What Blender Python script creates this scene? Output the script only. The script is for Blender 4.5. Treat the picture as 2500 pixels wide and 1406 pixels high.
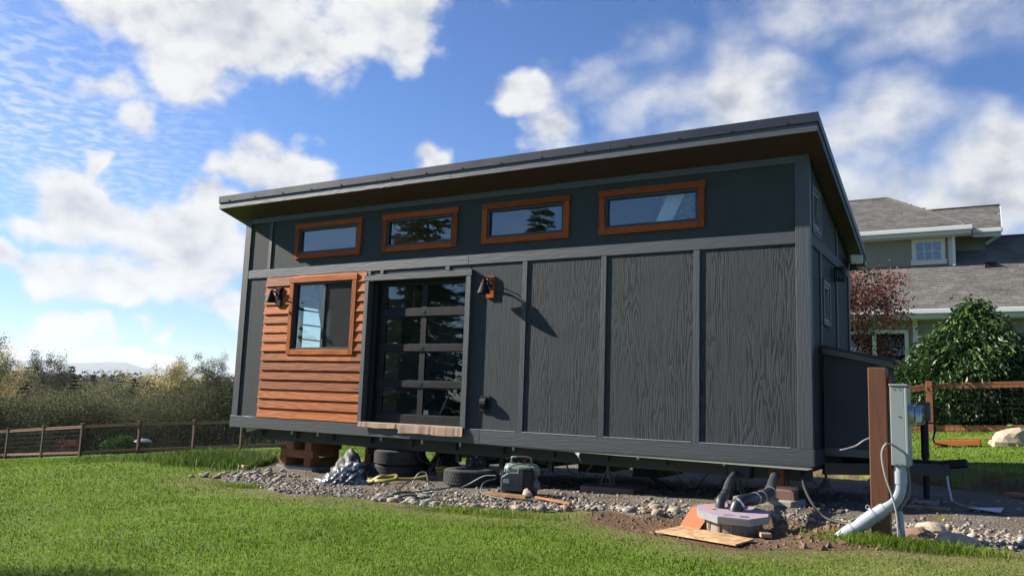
import bpy, math, random
import numpy as np
from mathutils import Vector, Matrix

for o in list(bpy.data.objects):
    bpy.data.objects.remove(o)
S = bpy.context.scene
COL = S.collection
R = math.radians
random.seed(7)
RNG = np.random.default_rng(7)

# ------------------------------------------------------------------ node helper
def node(nt, typ, props=None, ins=None):
    n = nt.nodes.new(typ)
    for k, v in (props or {}).items():
        setattr(n, k, v)
    for k, v in (ins or {}).items():
        if isinstance(v, bpy.types.NodeSocket):
            nt.links.new(v, n.inputs[k])
        else:
            n.inputs[k].default_value = v
    return n

def math_(nt, op, a, b=None, c=None, clamp=False):
    ins = {0: a}
    if b is not None: ins[1] = b
    if c is not None: ins[2] = c
    return node(nt, 'ShaderNodeMath', {'operation': op, 'use_clamp': clamp}, ins).outputs[0]

def ramp(nt, fac, stops, interp='LINEAR'):
    n = node(nt, 'ShaderNodeValToRGB', ins={0: fac})
    cr = n.color_ramp
    cr.interpolation = interp
    while len(cr.elements) > 1:
        cr.elements.remove(cr.elements[0])
    cr.elements[0].position = stops[0][0]
    for i, (p, c) in enumerate(stops):
        e = cr.elements[0] if i == 0 else cr.elements.new(p)
        if isinstance(c, (int, float)): c = (c, c, c)
        e.color = (*c, 1)
    return n.outputs[0]

def sstep(nt, x, a, b):
    return node(nt, 'ShaderNodeMapRange', {'interpolation_type': 'SMOOTHSTEP'}, {0: x, 1: a, 2: b, 3: 0.0, 4: 1.0}).outputs[0]

def mixc(nt, fac, a, b, mode='MIX'):
    n = node(nt, 'ShaderNodeMix', {'data_type': 'RGBA', 'blend_type': mode})
    for idx, v in ((0, fac), (6, a), (7, b)):
        if isinstance(v, bpy.types.NodeSocket): nt.links.new(v, n.inputs[idx])
        else: n.inputs[idx].default_value = (*v, 1) if isinstance(v, tuple) and len(v) == 3 else v
    return n.outputs[2]

# ------------------------------------------------------------------ camera
cam = bpy.data.objects.new('camera', bpy.data.cameras.new('camera'))
COL.objects.link(cam)
cam.data.sensor_width = 36.0
cam.data.lens = 36.0 * 1987.94 / 2500.0
cam.data.clip_start = 0.05
cam.data.clip_end = 40000
rt, up, fw = Vector((0.8597249, 0.50961263, 0.03417685)), Vector((0.0391587, -0.13248269, 0.9904115)), Vector((-0.50925405, 0.85014311, 0.13385443))
CAM = Vector((10.956858, -9.38811, 0.623186))
m = Matrix(((rt.x, up.x, -fw.x, CAM.x), (rt.y, up.y, -fw.y, CAM.y), (rt.z, up.z, -fw.z, CAM.z), (0, 0, 0, 1)))
cam.matrix_world = m
S.camera = cam

# ------------------------------------------------------------------ sun, sky, exposure
SUN = Vector((-1.68, -0.45, 0.958)).normalized()
sun = bpy.data.objects.new('sun', bpy.data.lights.new('sun', 'SUN'))
COL.objects.link(sun)
sun.data.energy = 5.0
sun.data.angle = R(0.55)
sun.data.color = (1.0, 0.93, 0.82)
sun.rotation_euler = SUN.to_track_quat('Z', 'Y').to_euler()
S.view_settings.view_transform = 'Standard'
S.view_settings.look = 'None'
S.view_settings.exposure = 1.35
S.view_settings.gamma = 1.0
S.view_settings.use_curve_mapping = False
S.render.engine = 'CYCLES'
S.cycles.use_denoising = True
S.cycles.max_bounces = 6
S.cycles.diffuse_bounces = 2
S.cycles.use_adaptive_sampling = True
S.cycles.adaptive_threshold = 0.02
S.cycles.glossy_bounces = 3
S.cycles.transmission_bounces = 4
S.cycles.transparent_max_bounces = 8
S.cycles.volume_bounces = 0
S.cycles.sample_clamp_indirect = 8.0

def make_world():
    """Nishita sky with fair-weather cloud: the clouds in view one by one, the same kind of scattered cloud all round"""
    w = bpy.data.worlds.new('World'); S.world = w; w.use_nodes = True
    nt = w.node_tree; nt.nodes.clear()
    out = nt.nodes.new('ShaderNodeOutputWorld')
    sky = node(nt, 'ShaderNodeTexSky', {'sky_type': 'NISHITA', 'sun_disc': False, 'sun_elevation': R(28.8), 'sun_rotation': R(255.0),
                                        'altitude': 100.0, 'air_density': 1.0, 'dust_density': 0.1, 'ozone_density': 2.5})
    tc = node(nt, 'ShaderNodeTexCoord').outputs['Generated']
    V = node(nt, 'ShaderNodeVectorMath', {'operation': 'NORMALIZE'}, {0: tc}).outputs[0]
    wn = node(nt, 'ShaderNodeTexNoise', ins={'Vector': V, 'Scale': 11.0, 'Detail': 2.0, 'Roughness': 0.6})
    off = node(nt, 'ShaderNodeVectorMath', {'operation': 'MULTIPLY_ADD'}, {0: wn.outputs['Color'], 1: (0.10, 0.10, 0.10), 2: (-0.05, -0.05, -0.05)}).outputs[0]
    V2 = node(nt, 'ShaderNodeVectorMath', {'operation': 'ADD'}, {0: V, 1: off}).outputs[0]
    sp = node(nt, 'ShaderNodeSeparateXYZ', ins={0: V2})
    az = math_(nt, 'MULTIPLY', math_(nt, 'ARCTAN2', sp.outputs[1], sp.outputs[0]), 180 / math.pi)
    el = math_(nt, 'MULTIPLY', math_(nt, 'ARCSINE', sp.outputs[2]), 180 / math.pi)
    AE = node(nt, 'ShaderNodeCombineXYZ', ins={0: az, 1: el, 2: 0.0}).outputs[0]
    blobs = [  # azimuth, elevation, half widths (degrees), weight
        (147.2, 23.8, 5.6, 3.0, 1.15), (141.0, 24.2, 5.6, 3.6, 1.3), (143.6, 20.9, 3.4, 2.4, 1.0), (137.2, 23.0, 4.4, 2.7, 1.1), (131.4, 26.0, 4.6, 3.0, 1.05), (141, 29.5, 14, 4, 1.1),
        (148.6, 17.9, 1.7, 1.2, .85), (147.0, 16.3, 1.7, 1.1, .85), (137.2, 15.3, 2.6, 1.9, 1.2), (139.8, 14.0, 2.0, 1.2, .8),
        (149.3, 10.6, 3.2, 2.3, 1.25), (152.2, 9.2, 2.0, 1.3, .8), (148.3, 13.4, .8, 1.4, .8), (143.2, 8.8, 3.9, 3.0, 1.4), (141.2, 11.6, 2.1, 1.8, 1.0), (143.4, 12.4, 1.1, 1.0, .7),
        (145.7, 6.5, 5.4, 1.5, 1.15), (150.6, 6.2, 2.8, 1.1, .95), (140.4, 5.6, 2.3, 1.2, .95),
        (149.7, 2.8, 2.4, 1.2, 1.05), (147.4, 3.2, 1.4, .9, .8), (146.2, 1.7, 4.2, .45, .8), (143.0, 1.4, 3.6, .4, .7), (152.5, 1.9, 2.2, .8, .8), (143.7, 3.8, .8, .5, .75), (144.9, 3.8, .6, .4, .7),
        (119.9, 21.0, 2.9, 1.8, 1.2), (118.2, 18.2, 2.0, 2.6, 1.1), (126.8, 15.8, 1.5, 1.1, 1.1),
        (110.5, 21.4, 7.6, 3.0, .78), (104.6, 20.4, 4.8, 3.6, 1.3), (107.6, 17.4, 5.6, 2.8, .95), (100.0, 17.0, 6.0, 3.0, 1.0),
        (96.0, 18.6, 5.0, 3.0, .95), (93.0, 23.8, 5.8, 2.8, .85), (101.5, 25.6, 6.5, 2.4, .72), (88.6, 13.8, 4.4, 4.0, 1.8), (94.2, 13.0, 4.0, 2.8, 1.45), (98.8, 13.2, 3.8, 2.6, 1.15), (153.4, 6.8, 1.3, .9, 1.0),
    ]
    tot = None
    for a0, e0, sa, se, wt in blobs:
        v = node(nt, 'ShaderNodeVectorMath', {'operation': 'MULTIPLY_ADD'}, {0: AE, 1: (1.09 / sa, 1.09 / se, 0), 2: (-1.09 * a0 / sa, -1.09 * e0 / se, 0)}).outputs[0]
        q = node(nt, 'ShaderNodeVectorMath', {'operation': 'LENGTH'}, {0: v}).outputs['Value']
        g_ = math_(nt, 'MULTIPLY_ADD', q, -.62 * wt, wt)
        tot = g_ if tot is None else math_(nt, 'SMOOTH_MAX', tot, g_, .13)
    n2 = node(nt, 'ShaderNodeTexNoise', ins={'Vector': V2, 'Scale': 4.2, 'Detail': 1.0, 'Roughness': 0.5}).outputs[0]
    other = math_(nt, 'MULTIPLY_ADD', n2, 4.2, -2.25)
    win = math_(nt, 'MULTIPLY', sstep(nt, math_(nt, 'ABSOLUTE', math_(nt, 'SUBTRACT', az, 121.0)), 50.0, 38.0), sstep(nt, el, 40.0, 28.0))
    field = math_(nt, 'ADD', math_(nt, 'MULTIPLY', math_(nt, 'MAXIMUM', tot, -.4), win), math_(nt, 'MULTIPLY', other, math_(nt, 'SUBTRACT', 1.0, win)))
    st = node(nt, 'ShaderNodeVectorMath', {'operation': 'MULTIPLY'}, {0: V, 1: (1, 1, 1.4)}).outputs[0]
    fb = node(nt, 'ShaderNodeTexNoise', ins={'Vector': st, 'Scale': 15.0, 'Detail': 8.0, 'Roughness': 0.56}).outputs[0]
    lo = Vector(SUN) * 0.012 + Vector((0, 0, 0.020))
    st2 = node(nt, 'ShaderNodeVectorMath', {'operation': 'ADD'}, {0: st, 1: tuple(lo)}).outputs[0]
    fb2 = node(nt, 'ShaderNodeTexNoise', ins={'Vector': st2, 'Scale': 15.0, 'Detail': 3.0, 'Roughness': 0.55}).outputs[0]
    # the eastern half is torn, thin cloud; the western half firm heaps
    thin = sstep(nt, az, 122.0, 112.0)
    amp = math_(nt, 'MULTIPLY_ADD', thin, -.60, 1.6)
    raw = math_(nt, 'MULTIPLY_ADD', math_(nt, 'SUBTRACT', fb, 0.5), amp, field)
    den = node(nt, 'ShaderNodeMapRange', {'interpolation_type': 'SMOOTHSTEP'}, {0: raw, 1: math_(nt, 'MULTIPLY_ADD', thin, -.10, .16), 2: math_(nt, 'MULTIPLY_ADD', thin, .50, .66), 3: 0.0, 4: 1.0}).outputs[0]
    big = node(nt, 'ShaderNodeTexNoise', ins={'Vector': V, 'Scale': 7.0, 'Detail': 2.0}).outputs[0]
    lit = math_(nt, 'MULTIPLY_ADD', math_(nt, 'SUBTRACT', fb, fb2), 1.5, .86)
    lit = math_(nt, 'SUBTRACT', lit, math_(nt, 'MULTIPLY', sstep(nt, raw, .55, 1.5), math_(nt, 'MULTIPLY', sstep(nt, big, .36, .64), .46)))
    ccol = ramp(nt, lit, [(0.25, (0.135, 0.152, 0.182)), (0.55, (0.215, 0.23, 0.26)), (0.80, (0.298, 0.304, 0.316)), (1.0, (0.342, 0.343, 0.346))])
    # small rippled high cloud in the west: a flat layer overhead
    s0 = node(nt, 'ShaderNodeSeparateXYZ', ins={0: V})
    zc = math_(nt, 'MAXIMUM', s0.outputs[2], 0.05)
    lay = node(nt, 'ShaderNodeCombineXYZ', ins={0: math_(nt, 'DIVIDE', s0.outputs[0], zc), 1: math_(nt, 'DIVIDE', s0.outputs[1], zc), 2: 0.0}).outputs[0]
    rip = node(nt, 'ShaderNodeTexNoise', ins={'Vector': lay, 'Scale': 15.0, 'Detail': 3.0, 'Roughness': 0.5, 'Distortion': .15}).outputs[0]
    rip = sstep(nt, rip, 0.40, 0.66)
    q1 = math_(nt, 'DIVIDE', math_(nt, 'SUBTRACT', az, 154.0), 11.5)
    q2 = math_(nt, 'DIVIDE', math_(nt, 'SUBTRACT', math_(nt, 'MULTIPLY_ADD', math_(nt, 'SUBTRACT', az, 153.0), -0.28, el), 16.0), 6.5)
    reg = math_(nt, 'EXPONENT', math_(nt, 'MULTIPLY', math_(nt, 'ADD', math_(nt, 'MULTIPLY', q1, q1), math_(nt, 'MULTIPLY', q2, q2)), -1.0))
    ripd = math_(nt, 'MULTIPLY', math_(nt, 'MULTIPLY_ADD', rip, .50, .14), reg, clamp=True)
    # clear-sky colour: the same gentle tone curve for every direction
    skyc = node(nt, 'ShaderNodeVectorMath', {'operation': 'SCALE'}, {0: sky.outputs[0], 'Scale': 0.052}).outputs[0]
    skyc = node(nt, 'ShaderNodeGamma', ins={0: skyc, 1: 1.4}).outputs[0]
    skyc = mixc(nt, 1.0, skyc, (1.40, 2.02, 2.60), 'MULTIPLY')
    lum = node(nt, 'ShaderNodeVectorMath', {'operation': 'DOT_PRODUCT'}, {0: skyc, 1: (.25, .6, .15)}).outputs['Value']
    skyc = node(nt, 'ShaderNodeVectorMath', {'operation': 'SCALE'}, {0: skyc, 'Scale': math_(nt, 'DIVIDE', 1.0, math_(nt, 'MULTIPLY_ADD', lum, 1.7, 1.0))}).outputs[0]
    c1 = mixc(nt, ripd, skyc, (0.32, 0.335, 0.35))
    c2 = mixc(nt, den, c1, ccol)
    bg = node(nt, 'ShaderNodeBackground', ins={0: c2, 1: 1.0})
    nt.links.new(bg.outputs[0], out.inputs[0])
    w.cycles.sampling_method = 'MANUAL'
    w.cycles.sample_map_resolution = 512
make_world()

# ------------------------------------------------------------------ mesh helpers
ORG = {}
def finish(o, name, parent, off):
    o.name = name
    COL.objects.link(o)
    if parent is not None:
        o.parent = parent
    ORG[o] = off
    return o

def thing(name, label, cat, loc=(0, 0, 0), rz=0.0, group=None):
    o = bpy.data.objects.new(name, None)
    o.empty_display_size = 0.1
    o.location = loc; o.rotation_euler = (0, 0, rz)
    COL.objects.link(o)
    ORG[o] = Vector(loc)
    tag(o, label, cat, group)
    return o

def tag(o, label=None, cat=None, group=None, kind=None):
    if label: o['label'] = label
    if cat: o['category'] = cat
    if group: o['group'] = group
    if kind: o['kind'] = kind
    return o

class MB:
    def __init__(s): s.v = []; s.f = []
    def add(s, vs, fs):
        n = len(s.v); s.v += [tuple(p) for p in vs]; s.f += [tuple(i + n for i in f) for f in fs]; return s
    def box(s, x0, x1, y0, y1, z0, z1):
        return s.add([(x0, y0, z0), (x1, y0, z0), (x1, y1, z0), (x0, y1, z0), (x0, y0, z1), (x1, y0, z1), (x1, y1, z1), (x0, y1, z1)],
                     [(0, 3, 2, 1), (4, 5, 6, 7), (0, 1, 5, 4), (1, 2, 6, 5), (2, 3, 7, 6), (3, 0, 4, 7)])
    def obox(s, c, a, b, d):
        c, a, b, d = map(Vector, (c, a, b, d))
        vs = [c + a * i + b * j + d * k for k in (-1, 1) for (i, j) in ((-1, -1), (1, -1), (1, 1), (-1, 1))]
        fs = [(0, 3, 2, 1), (4, 5, 6, 7), (0, 1, 5, 4), (1, 2, 6, 5), (2, 3, 7, 6), (3, 0, 4, 7)]
        if a.cross(b).dot(d) < 0: fs = [f[::-1] for f in fs]
        return s.add(vs, fs)
    def bar(s, p0, p1, w, h, upv=(0, 0, 1)):
        p0, p1 = Vector(p0), Vector(p1); d = p1 - p0; t = d.normalized(); u = Vector(upv)
        r_ = t.cross(u).normalized(); u = r_.cross(t).normalized()
        return s.obox((p0 + p1) / 2, d / 2, r_ * (w / 2), u * (h / 2))
    def prism(s, poly, vec):
        vec = Vector(vec); n = len(poly); P = [Vector(p) for p in poly]
        nrm = Vector((0, 0, 0))
        for i in range(n): nrm += P[i].cross(P[(i + 1) % n])
        if nrm.dot(vec) > 0: P = P[::-1]
        vs = P + [p + vec for p in P]
        fs = [tuple(range(n)), tuple(range(2 * n - 1, n - 1, -1))]
        fs += [(j, i, i + n, j + n) for i, j in ((k, (k + 1) % n) for k in range(n))]
        return s.add(vs, fs)
    def tube(s, pts, r, n=8, caps=True):
        P = [Vector(p) for p in pts]; m_ = len(P)
        rs = r if isinstance(r, (list, tuple)) else [r] * m_
        vs = []; fs = []
        t0 = (P[1] - P[0]).normalized()
        u = t0.orthogonal().normalized()
        for i in range(m_):
            t = (P[min(i + 1, m_ - 1)] - P[max(i - 1, 0)]).normalized()
            u = (u - t * u.dot(t)); u = u.normalized() if u.length > 1e-6 else t.orthogonal().normalized()
            w = t.cross(u)
            for k in range(n):
                a = 2 * math.pi * k / n
                vs.append(P[i] + (u * math.cos(a) + w * math.sin(a)) * rs[i])
        for i in range(m_ - 1):
            for k in range(n):
                fs.append((i * n + k, i * n + (k + 1) % n, (i + 1) * n + (k + 1) % n, (i + 1) * n + k))
        if caps:
            fs.append(tuple(range(n - 1, -1, -1))); fs.append(tuple((m_ - 1) * n + k for k in range(n)))
        return s.add(vs, fs)
    def cyl(s, p0, p1, r0, r1=None, n=16):
        return s.tube([p0, p1], [r0, r0 if r1 is None else r1], n)
    def lathe(s, prof, c=(0, 0, 0), axis=(0, 0, 1), n=24, closed=True):
        c = Vector(c); ax = Vector(axis).normalized(); u = ax.orthogonal().normalized(); w = ax.cross(u)
        vs = []; fs = []; m_ = len(prof)
        for r_, z in prof:
            for k in range(n):
                a = 2 * math.pi * k / n
                vs.append(c + ax * z + (u * math.cos(a) + w * math.sin(a)) * r_)
        for i in range(m_ - 1):
            for k in range(n):
                fs.append((i * n + k, i * n + (k + 1) % n, (i + 1) * n + (k + 1) % n, (i + 1) * n + k))
        if closed:
            for k in range(n):
                fs.append(((m_ - 1) * n + k, (m_ - 1) * n + (k + 1) % n, (k + 1) % n, k))
        return s.add(vs, fs)
    def build(s, name, mat, parent=None, smooth=False, bevel=0.0, local=False):
        V = np.array([tuple(p) for p in s.v], dtype=float)
        if local: off = Vector((0, 0, 0))
        elif parent is not None: off = ORG[parent]
        else: off = Vector(((V[:, 0].min() + V[:, 0].max()) / 2, (V[:, 1].min() + V[:, 1].max()) / 2, V[:, 2].min()))
        me = bpy.data.meshes.new(name)
        me.from_pydata([tuple(p) for p in (V - np.array(off))], [], s.f)
        me.materials.append(mat)
        if smooth:
            me.polygons.foreach_set('use_smooth', [True] * len(me.polygons))
        o = bpy.data.objects.new(name, me)
        finish(o, name, parent, off)
        if parent is None and not local: o.location = off
        if smooth:
            try: me.set_sharp_from_angle(angle=R(40))
            except Exception: pass
        if bevel:
            b = o.modifiers.new('bevel', 'BEVEL'); b.width = bevel; b.segments = 1; b.limit_method = 'ANGLE'
        return o

def np_mesh(name, V, F, mat, cols=None, parent=None, smooth=False):
    """V (n,3), F (m,k) arrays; cols (n,3) point colours"""
    me = bpy.data.meshes.new(name)
    V = np.asarray(V, np.float32); F = np.asarray(F, np.int32)
    me.vertices.add(len(V)); me.vertices.foreach_set('co', V.ravel())
    k = F.shape[1]
    me.loops.add(F.size); me.loops.foreach_set('vertex_index', F.ravel())
    me.polygons.add(len(F)); me.polygons.foreach_set('loop_start', np.arange(0, F.size, k, dtype=np.int32))
    try: me.polygons.foreach_set('loop_total', np.full(len(F), k, np.int32))
    except Exception: pass
    me.polygons.foreach_set('use_smooth', np.full(len(F), smooth, bool))
    if cols is not None:
        at = me.color_attributes.new('Col', 'FLOAT_COLOR', 'POINT')
        c4 = np.ones((len(V), 4), np.float32); c4[:, :3] = cols
        at.data.foreach_set('color', c4.ravel())
    me.update(calc_edges=True)
    me.materials.append(mat)
    o = bpy.data.objects.new(name, me)
    finish(o, name, parent, Vector((0, 0, 0)))
    return o

def copy_tree(o, parent=None):
    c = o.copy(); COL.objects.link(c)
    if parent is not None: c.parent = parent
    ORG[c] = ORG.get(o, Vector((0, 0, 0)))
    for ch in list(o.children): copy_tree(ch, c)
    return c

# ------------------------------------------------------------------ materials
def base_mat(name, col=(0.5, 0.5, 0.5), rough=0.6, metal=0.0, spec=0.5):
    m_ = bpy.data.materials.new(name); m_.use_nodes = True
    nt = m_.node_tree; b = nt.nodes['Principled BSDF']
    b.inputs['Base Color'].default_value = (*col, 1); b.inputs['Roughness'].default_value = rough
    b.inputs['Metallic'].default_value = metal; b.inputs['Specular IOR Level'].default_value = spec
    return m_, nt, b

def pos(nt, scale=(1, 1, 1), obj=False):
    src = node(nt, 'ShaderNodeTexCoord').outputs['Object'] if obj else node(nt, 'ShaderNodeNewGeometry').outputs['Position']
    return node(nt, 'ShaderNodeVectorMath', {'operation': 'MULTIPLY'}, {0: src, 1: scale}).outputs[0]

def bump(nt, b, h, strength=0.3, dist=0.01):
    n = node(nt, 'ShaderNodeBump', ins={'Height': h, 'Strength': strength, 'Distance': dist})
    nt.links.new(n.outputs[0], b.inputs['Normal'])
    return n

def plain(name, col, rough=0.6, metal=0.0, var=0.25, nscale=9.0, bscale=60.0, bstr=0.15, spec=0.5, dirt=None, dirtamt=0.5):
    """painted / plain surface with blotches, fine relief and optional dirt"""
    m_, nt, b = base_mat(name, col, rough, metal, spec)
    p = pos(nt)
    n1 = node(nt, 'ShaderNodeTexNoise', ins={'Vector': p, 'Scale': nscale, 'Detail': 5.0, 'Roughness': 0.6}).outputs[0]
    f = math_(nt, 'MULTIPLY_ADD', n1, 2 * var, 1 - var)
    c = node(nt, 'ShaderNodeVectorMath', {'operation': 'SCALE'}, {0: col, 'Scale': f}).outputs[0]
    if dirt:
        n3 = node(nt, 'ShaderNodeTexNoise', ins={'Vector': p, 'Scale': nscale * 0.45, 'Detail': 8.0, 'Roughness': 0.65}).outputs[0]
        c = mixc(nt, math_(nt, 'MULTIPLY', sstep(nt, n3, .48, .68), dirtamt), c, dirt)
    nt.links.new(c, b.inputs['Base Color'])
    n2 = node(nt, 'ShaderNodeTexNoise', ins={'Vector': p, 'Scale': bscale, 'Detail': 4.0}).outputs[0]
    bump(nt, b, n2, bstr, 0.004)
    r_ = math_(nt, 'MULTIPLY_ADD', n1, 0.2, rough - 0.1, clamp=True)
    nt.links.new(r_, b.inputs['Roughness'])
    return m_

def wood(name, dark, light, along='x', rough=0.6, grain=1.0, gs=1.0, bstr=0.35, per_obj=True, knots=True, spec=0.3):
    """stained or painted boards: contour-line grain running along one axis"""
    m_, nt, b = base_mat(name, light, rough, spec=spec)
    lo, hi = 0.55 * gs, 6.0 * gs
    sc = {'x': (lo, hi, hi), 'y': (hi, lo, hi), 'z': (hi, hi, lo)}[along]
    p = pos(nt, sc)
    if per_obj:
        oi = node(nt, 'ShaderNodeObjectInfo').outputs['Random']
        sh = node(nt, 'ShaderNodeCombineXYZ', ins={0: math_(nt, 'MULTIPLY', oi, 37.0), 1: math_(nt, 'MULTIPLY', oi, 91.0), 2: math_(nt, 'MULTIPLY', oi, 53.0)}).outputs[0]
        p = node(nt, 'ShaderNodeVectorMath', {'operation': 'ADD'}, {0: p, 1: sh}).outputs[0]
    n1 = node(nt, 'ShaderNodeTexNoise', ins={'Vector': p, 'Scale': 1.0, 'Detail': 2.0, 'Roughness': 0.4}).outputs[0]
    rings = math_(nt, 'SINE', math_(nt, 'MULTIPLY', n1, 55.0))
    fib = node(nt, 'ShaderNodeTexNoise', ins={'Vector': node(nt, 'ShaderNodeVectorMath', {'operation': 'SCALE'}, {0: p, 'Scale': 7.0}).outputs[0], 'Scale': 1.0, 'Detail': 4.0}).outputs[0]
    f = math_(nt, 'ADD', math_(nt, 'MULTIPLY', math_(nt, 'MULTIPLY_ADD', rings, .5, .5), 0.45 * grain), math_(nt, 'MULTIPLY', fib, 0.6))
    c = mixc(nt, f, light, dark)
    if per_obj:
        tone = math_(nt, 'MULTIPLY_ADD', oi, 0.60, 0.60)
        c = node(nt, 'ShaderNodeVectorMath', {'operation': 'SCALE'}, {0: c, 'Scale': tone}).outputs[0]
    h = math_(nt, 'ADD', math_(nt, 'MULTIPLY', rings, 0.4 * grain), math_(nt, 'MULTIPLY', fib, 0.8))
    if knots:
        vo = node(nt, 'ShaderNodeTexVoronoi', {'feature': 'F1'}, {'Vector': p, 'Scale': 0.8, 'Randomness': 1.0}).outputs['Distance']
        kn = sstep(nt, vo, 0.17, 0.06)
        c = mixc(nt, math_(nt, 'MULTIPLY', kn, 0.75), c, tuple(x * 0.28 for x in dark))
    nt.links.new(c, b.inputs['Base Color'])
    bump(nt, b, h, bstr, 0.004)
    return m_

def ply_paint(name, col, bstr, contrast, gs=1.0, sheen=0.75):
    """dark paint on plywood sheet: cathedral grain in low relief"""
    m_, nt, b = base_mat(name, col, sheen, spec=0.25)
    oi = node(nt, 'ShaderNodeObjectInfo').outputs['Random']
    sh = node(nt, 'ShaderNodeCombineXYZ', ins={0: math_(nt, 'MULTIPLY', oi, 37.0), 1: 0.0, 2: math_(nt, 'MULTIPLY', oi, 53.0)}).outputs[0]
    p = node(nt, 'ShaderNodeVectorMath', {'operation': 'ADD'}, {0: pos(nt, (5.6 * gs, 5.6 * gs, 0.55 * gs)), 1: sh}).outputs[0]
    n1 = node(nt, 'ShaderNodeTexNoise', ins={'Vector': p, 'Scale': 1.0, 'Detail': 3.0, 'Roughness': 0.5}).outputs[0]
    ring = math_(nt, 'SINE', math_(nt, 'MULTIPLY', n1, 80.0))
    mask = node(nt, 'ShaderNodeTexNoise', ins={'Vector': p, 'Scale': 0.55, 'Detail': 1.0}).outputs[0]
    mask = math_(nt, 'MULTIPLY_ADD', sstep(nt, mask, .36, .60), .68, .32)
    h = math_(nt, 'MULTIPLY', ring, mask)
    # narrow dark valleys between the raised bands
    val = math_(nt, 'MULTIPLY', sstep(nt, ring, 0.35, 0.95), mask)
    fine = node(nt, 'ShaderNodeTexNoise', ins={'Vector': pos(nt, (90, 90, 14)), 'Scale': 1.0, 'Detail': 3.0}).outputs[0]
    blot = node(nt, 'ShaderNodeTexNoise', ins={'Vector': pos(nt), 'Scale': 2.2, 'Detail': 5.0, 'Roughness': .6}).outputs[0]
    f = math_(nt, 'MULTIPLY_ADD', blot, 0.5, 0.72)
    f = math_(nt, 'SUBTRACT', f, math_(nt, 'MULTIPLY', val, contrast))
    c = node(nt, 'ShaderNodeVectorMath', {'operation': 'SCALE'}, {0: col, 'Scale': f}).outputs[0]
    nt.links.new(c, b.inputs['Base Color'])
    bump(nt, b, math_(nt, 'ADD', math_(nt, 'MULTIPLY', h, -1.0), math_(nt, 'MULTIPLY', fine, 0.5)), bstr, 0.003)
    return m_

def leaf_mat(name, tint=(1, 1, 1), trans=0.3, rough=0.5, spec=0.3, vary=(.75, .6)):
    m_ = bpy.data.materials.new(name); m_.use_nodes = True
    nt = m_.node_tree; b = nt.nodes['Principled BSDF']; out = nt.nodes['Material Output']
    a = node(nt, 'ShaderNodeVertexColor', {'layer_name': 'Col'}).outputs[0]
    oi = node(nt, 'ShaderNodeObjectInfo').outputs['Random']
    c = mixc(nt, 1.0, a, tint, 'MULTIPLY')
    c = node(nt, 'ShaderNodeVectorMath', {'operation': 'SCALE'}, {0: c, 'Scale': math_(nt, 'MULTIPLY_ADD', oi, *vary)}).outputs[0]
    nt.links.new(c, b.inputs['Base Color']); b.inputs['Roughness'].default_value = rough
    b.inputs['Specular IOR Level'].default_value = spec
    t = node(nt, 'ShaderNodeBsdfTranslucent', ins={0: c})
    mx = node(nt, 'ShaderNodeMixShader', ins={0: trans, 1: b.outputs[0], 2: t.outputs[0]})
    nt.links.new(mx.outputs[0], out.inputs[0])
    return m_

def glass_mat(name, base=0.05, k=1.3, tint=(0.93, 0.96, 0.95), rough=0.0):
    m_ = bpy.data.materials.new(name); m_.use_nodes = True
    nt = m_.node_tree; nt.nodes.clear(); out = nt.nodes.new('ShaderNodeOutputMaterial')
    fr = node(nt, 'ShaderNodeFresnel', ins={0: 1.5}).outputs[0]
    fac = math_(nt, 'MULTIPLY_ADD', fr, k, base, clamp=True)
    # the pane is a thin sheet: only its outer side mirrors, no inner total reflection
    fac = math_(nt, 'MULTIPLY', fac, math_(nt, 'SUBTRACT', 1.0, node(nt, 'ShaderNodeNewGeometry').outputs['Backfacing']))
    p = pos(nt)
    nz = node(nt, 'ShaderNodeTexNoise', ins={'Vector': p, 'Scale': 2.0, 'Detail': 1.0}).outputs[0]
    bp = node(nt, 'ShaderNodeBump', ins={'Height': nz, 'Strength': 0.12, 'Distance': 0.01}).outputs[0]
    g = node(nt, 'ShaderNodeBsdfGlossy', ins={'Color': (0.95, 0.97, 1, 1), 'Roughness': rough, 'Normal': bp})
    t = node(nt, 'ShaderNodeBsdfTransparent', ins={0: (*tint, 1)})
    mx = node(nt, 'ShaderNodeMixShader', ins={0: fac, 1: t.outputs[0], 2: g.outputs[0]})
    nt.links.new(mx.outputs[0], out.inputs[0])
    return m_

M = {}
DARK = (0.0405, 0.0465, 0.0525)
M['ply'] = ply_paint('plywood_paint', DARK, 0.30, 0.48, 1.12)
M['ply_smooth'] = ply_paint('plywood_paint_smooth', DARK, 0.16, 0.06)
M['trim'] = wood('trim_paint', tuple(c * 0.80 for c in DARK), tuple(c * 1.12 for c in DARK), 'x', 0.46, 0.4, 1.6, 0.55, knots=False, spec=0.85)
M['trim_z'] = wood('trim_paint_upright', tuple(c * 0.80 for c in DARK), tuple(c * 1.12 for c in DARK), 'z', 0.52, 0.4, 1.6, 0.5, knots=False, spec=0.6)
M['trim_y'] = wood('trim_paint_side', tuple(c * 0.85 for c in DARK), tuple(c * 1.1 for c in DARK), 'y', 0.6, 0.4, 1.6, 0.5, knots=False, spec=0.35)
M['cedar'] = wood('cedar_stain', (0.22, 0.052, 0.013), (0.48, 0.142, 0.033), 'x', 0.6, 0.9, 1.4, 0.4, spec=0.14)
M['cedar_z'] = wood('cedar_stain_upright', (0.24, 0.054, 0.012), (0.50, 0.135, 0.028), 'z', 0.6, 0.9, 1.4, 0.4, spec=0.14)
M['cedar_deep'] = wood('cedar_trim_stain', (0.22, 0.046, 0.012), (0.42, 0.100, 0.024), 'x', 0.6, 0.8, 1.4, 0.3, spec=0.14)
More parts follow.
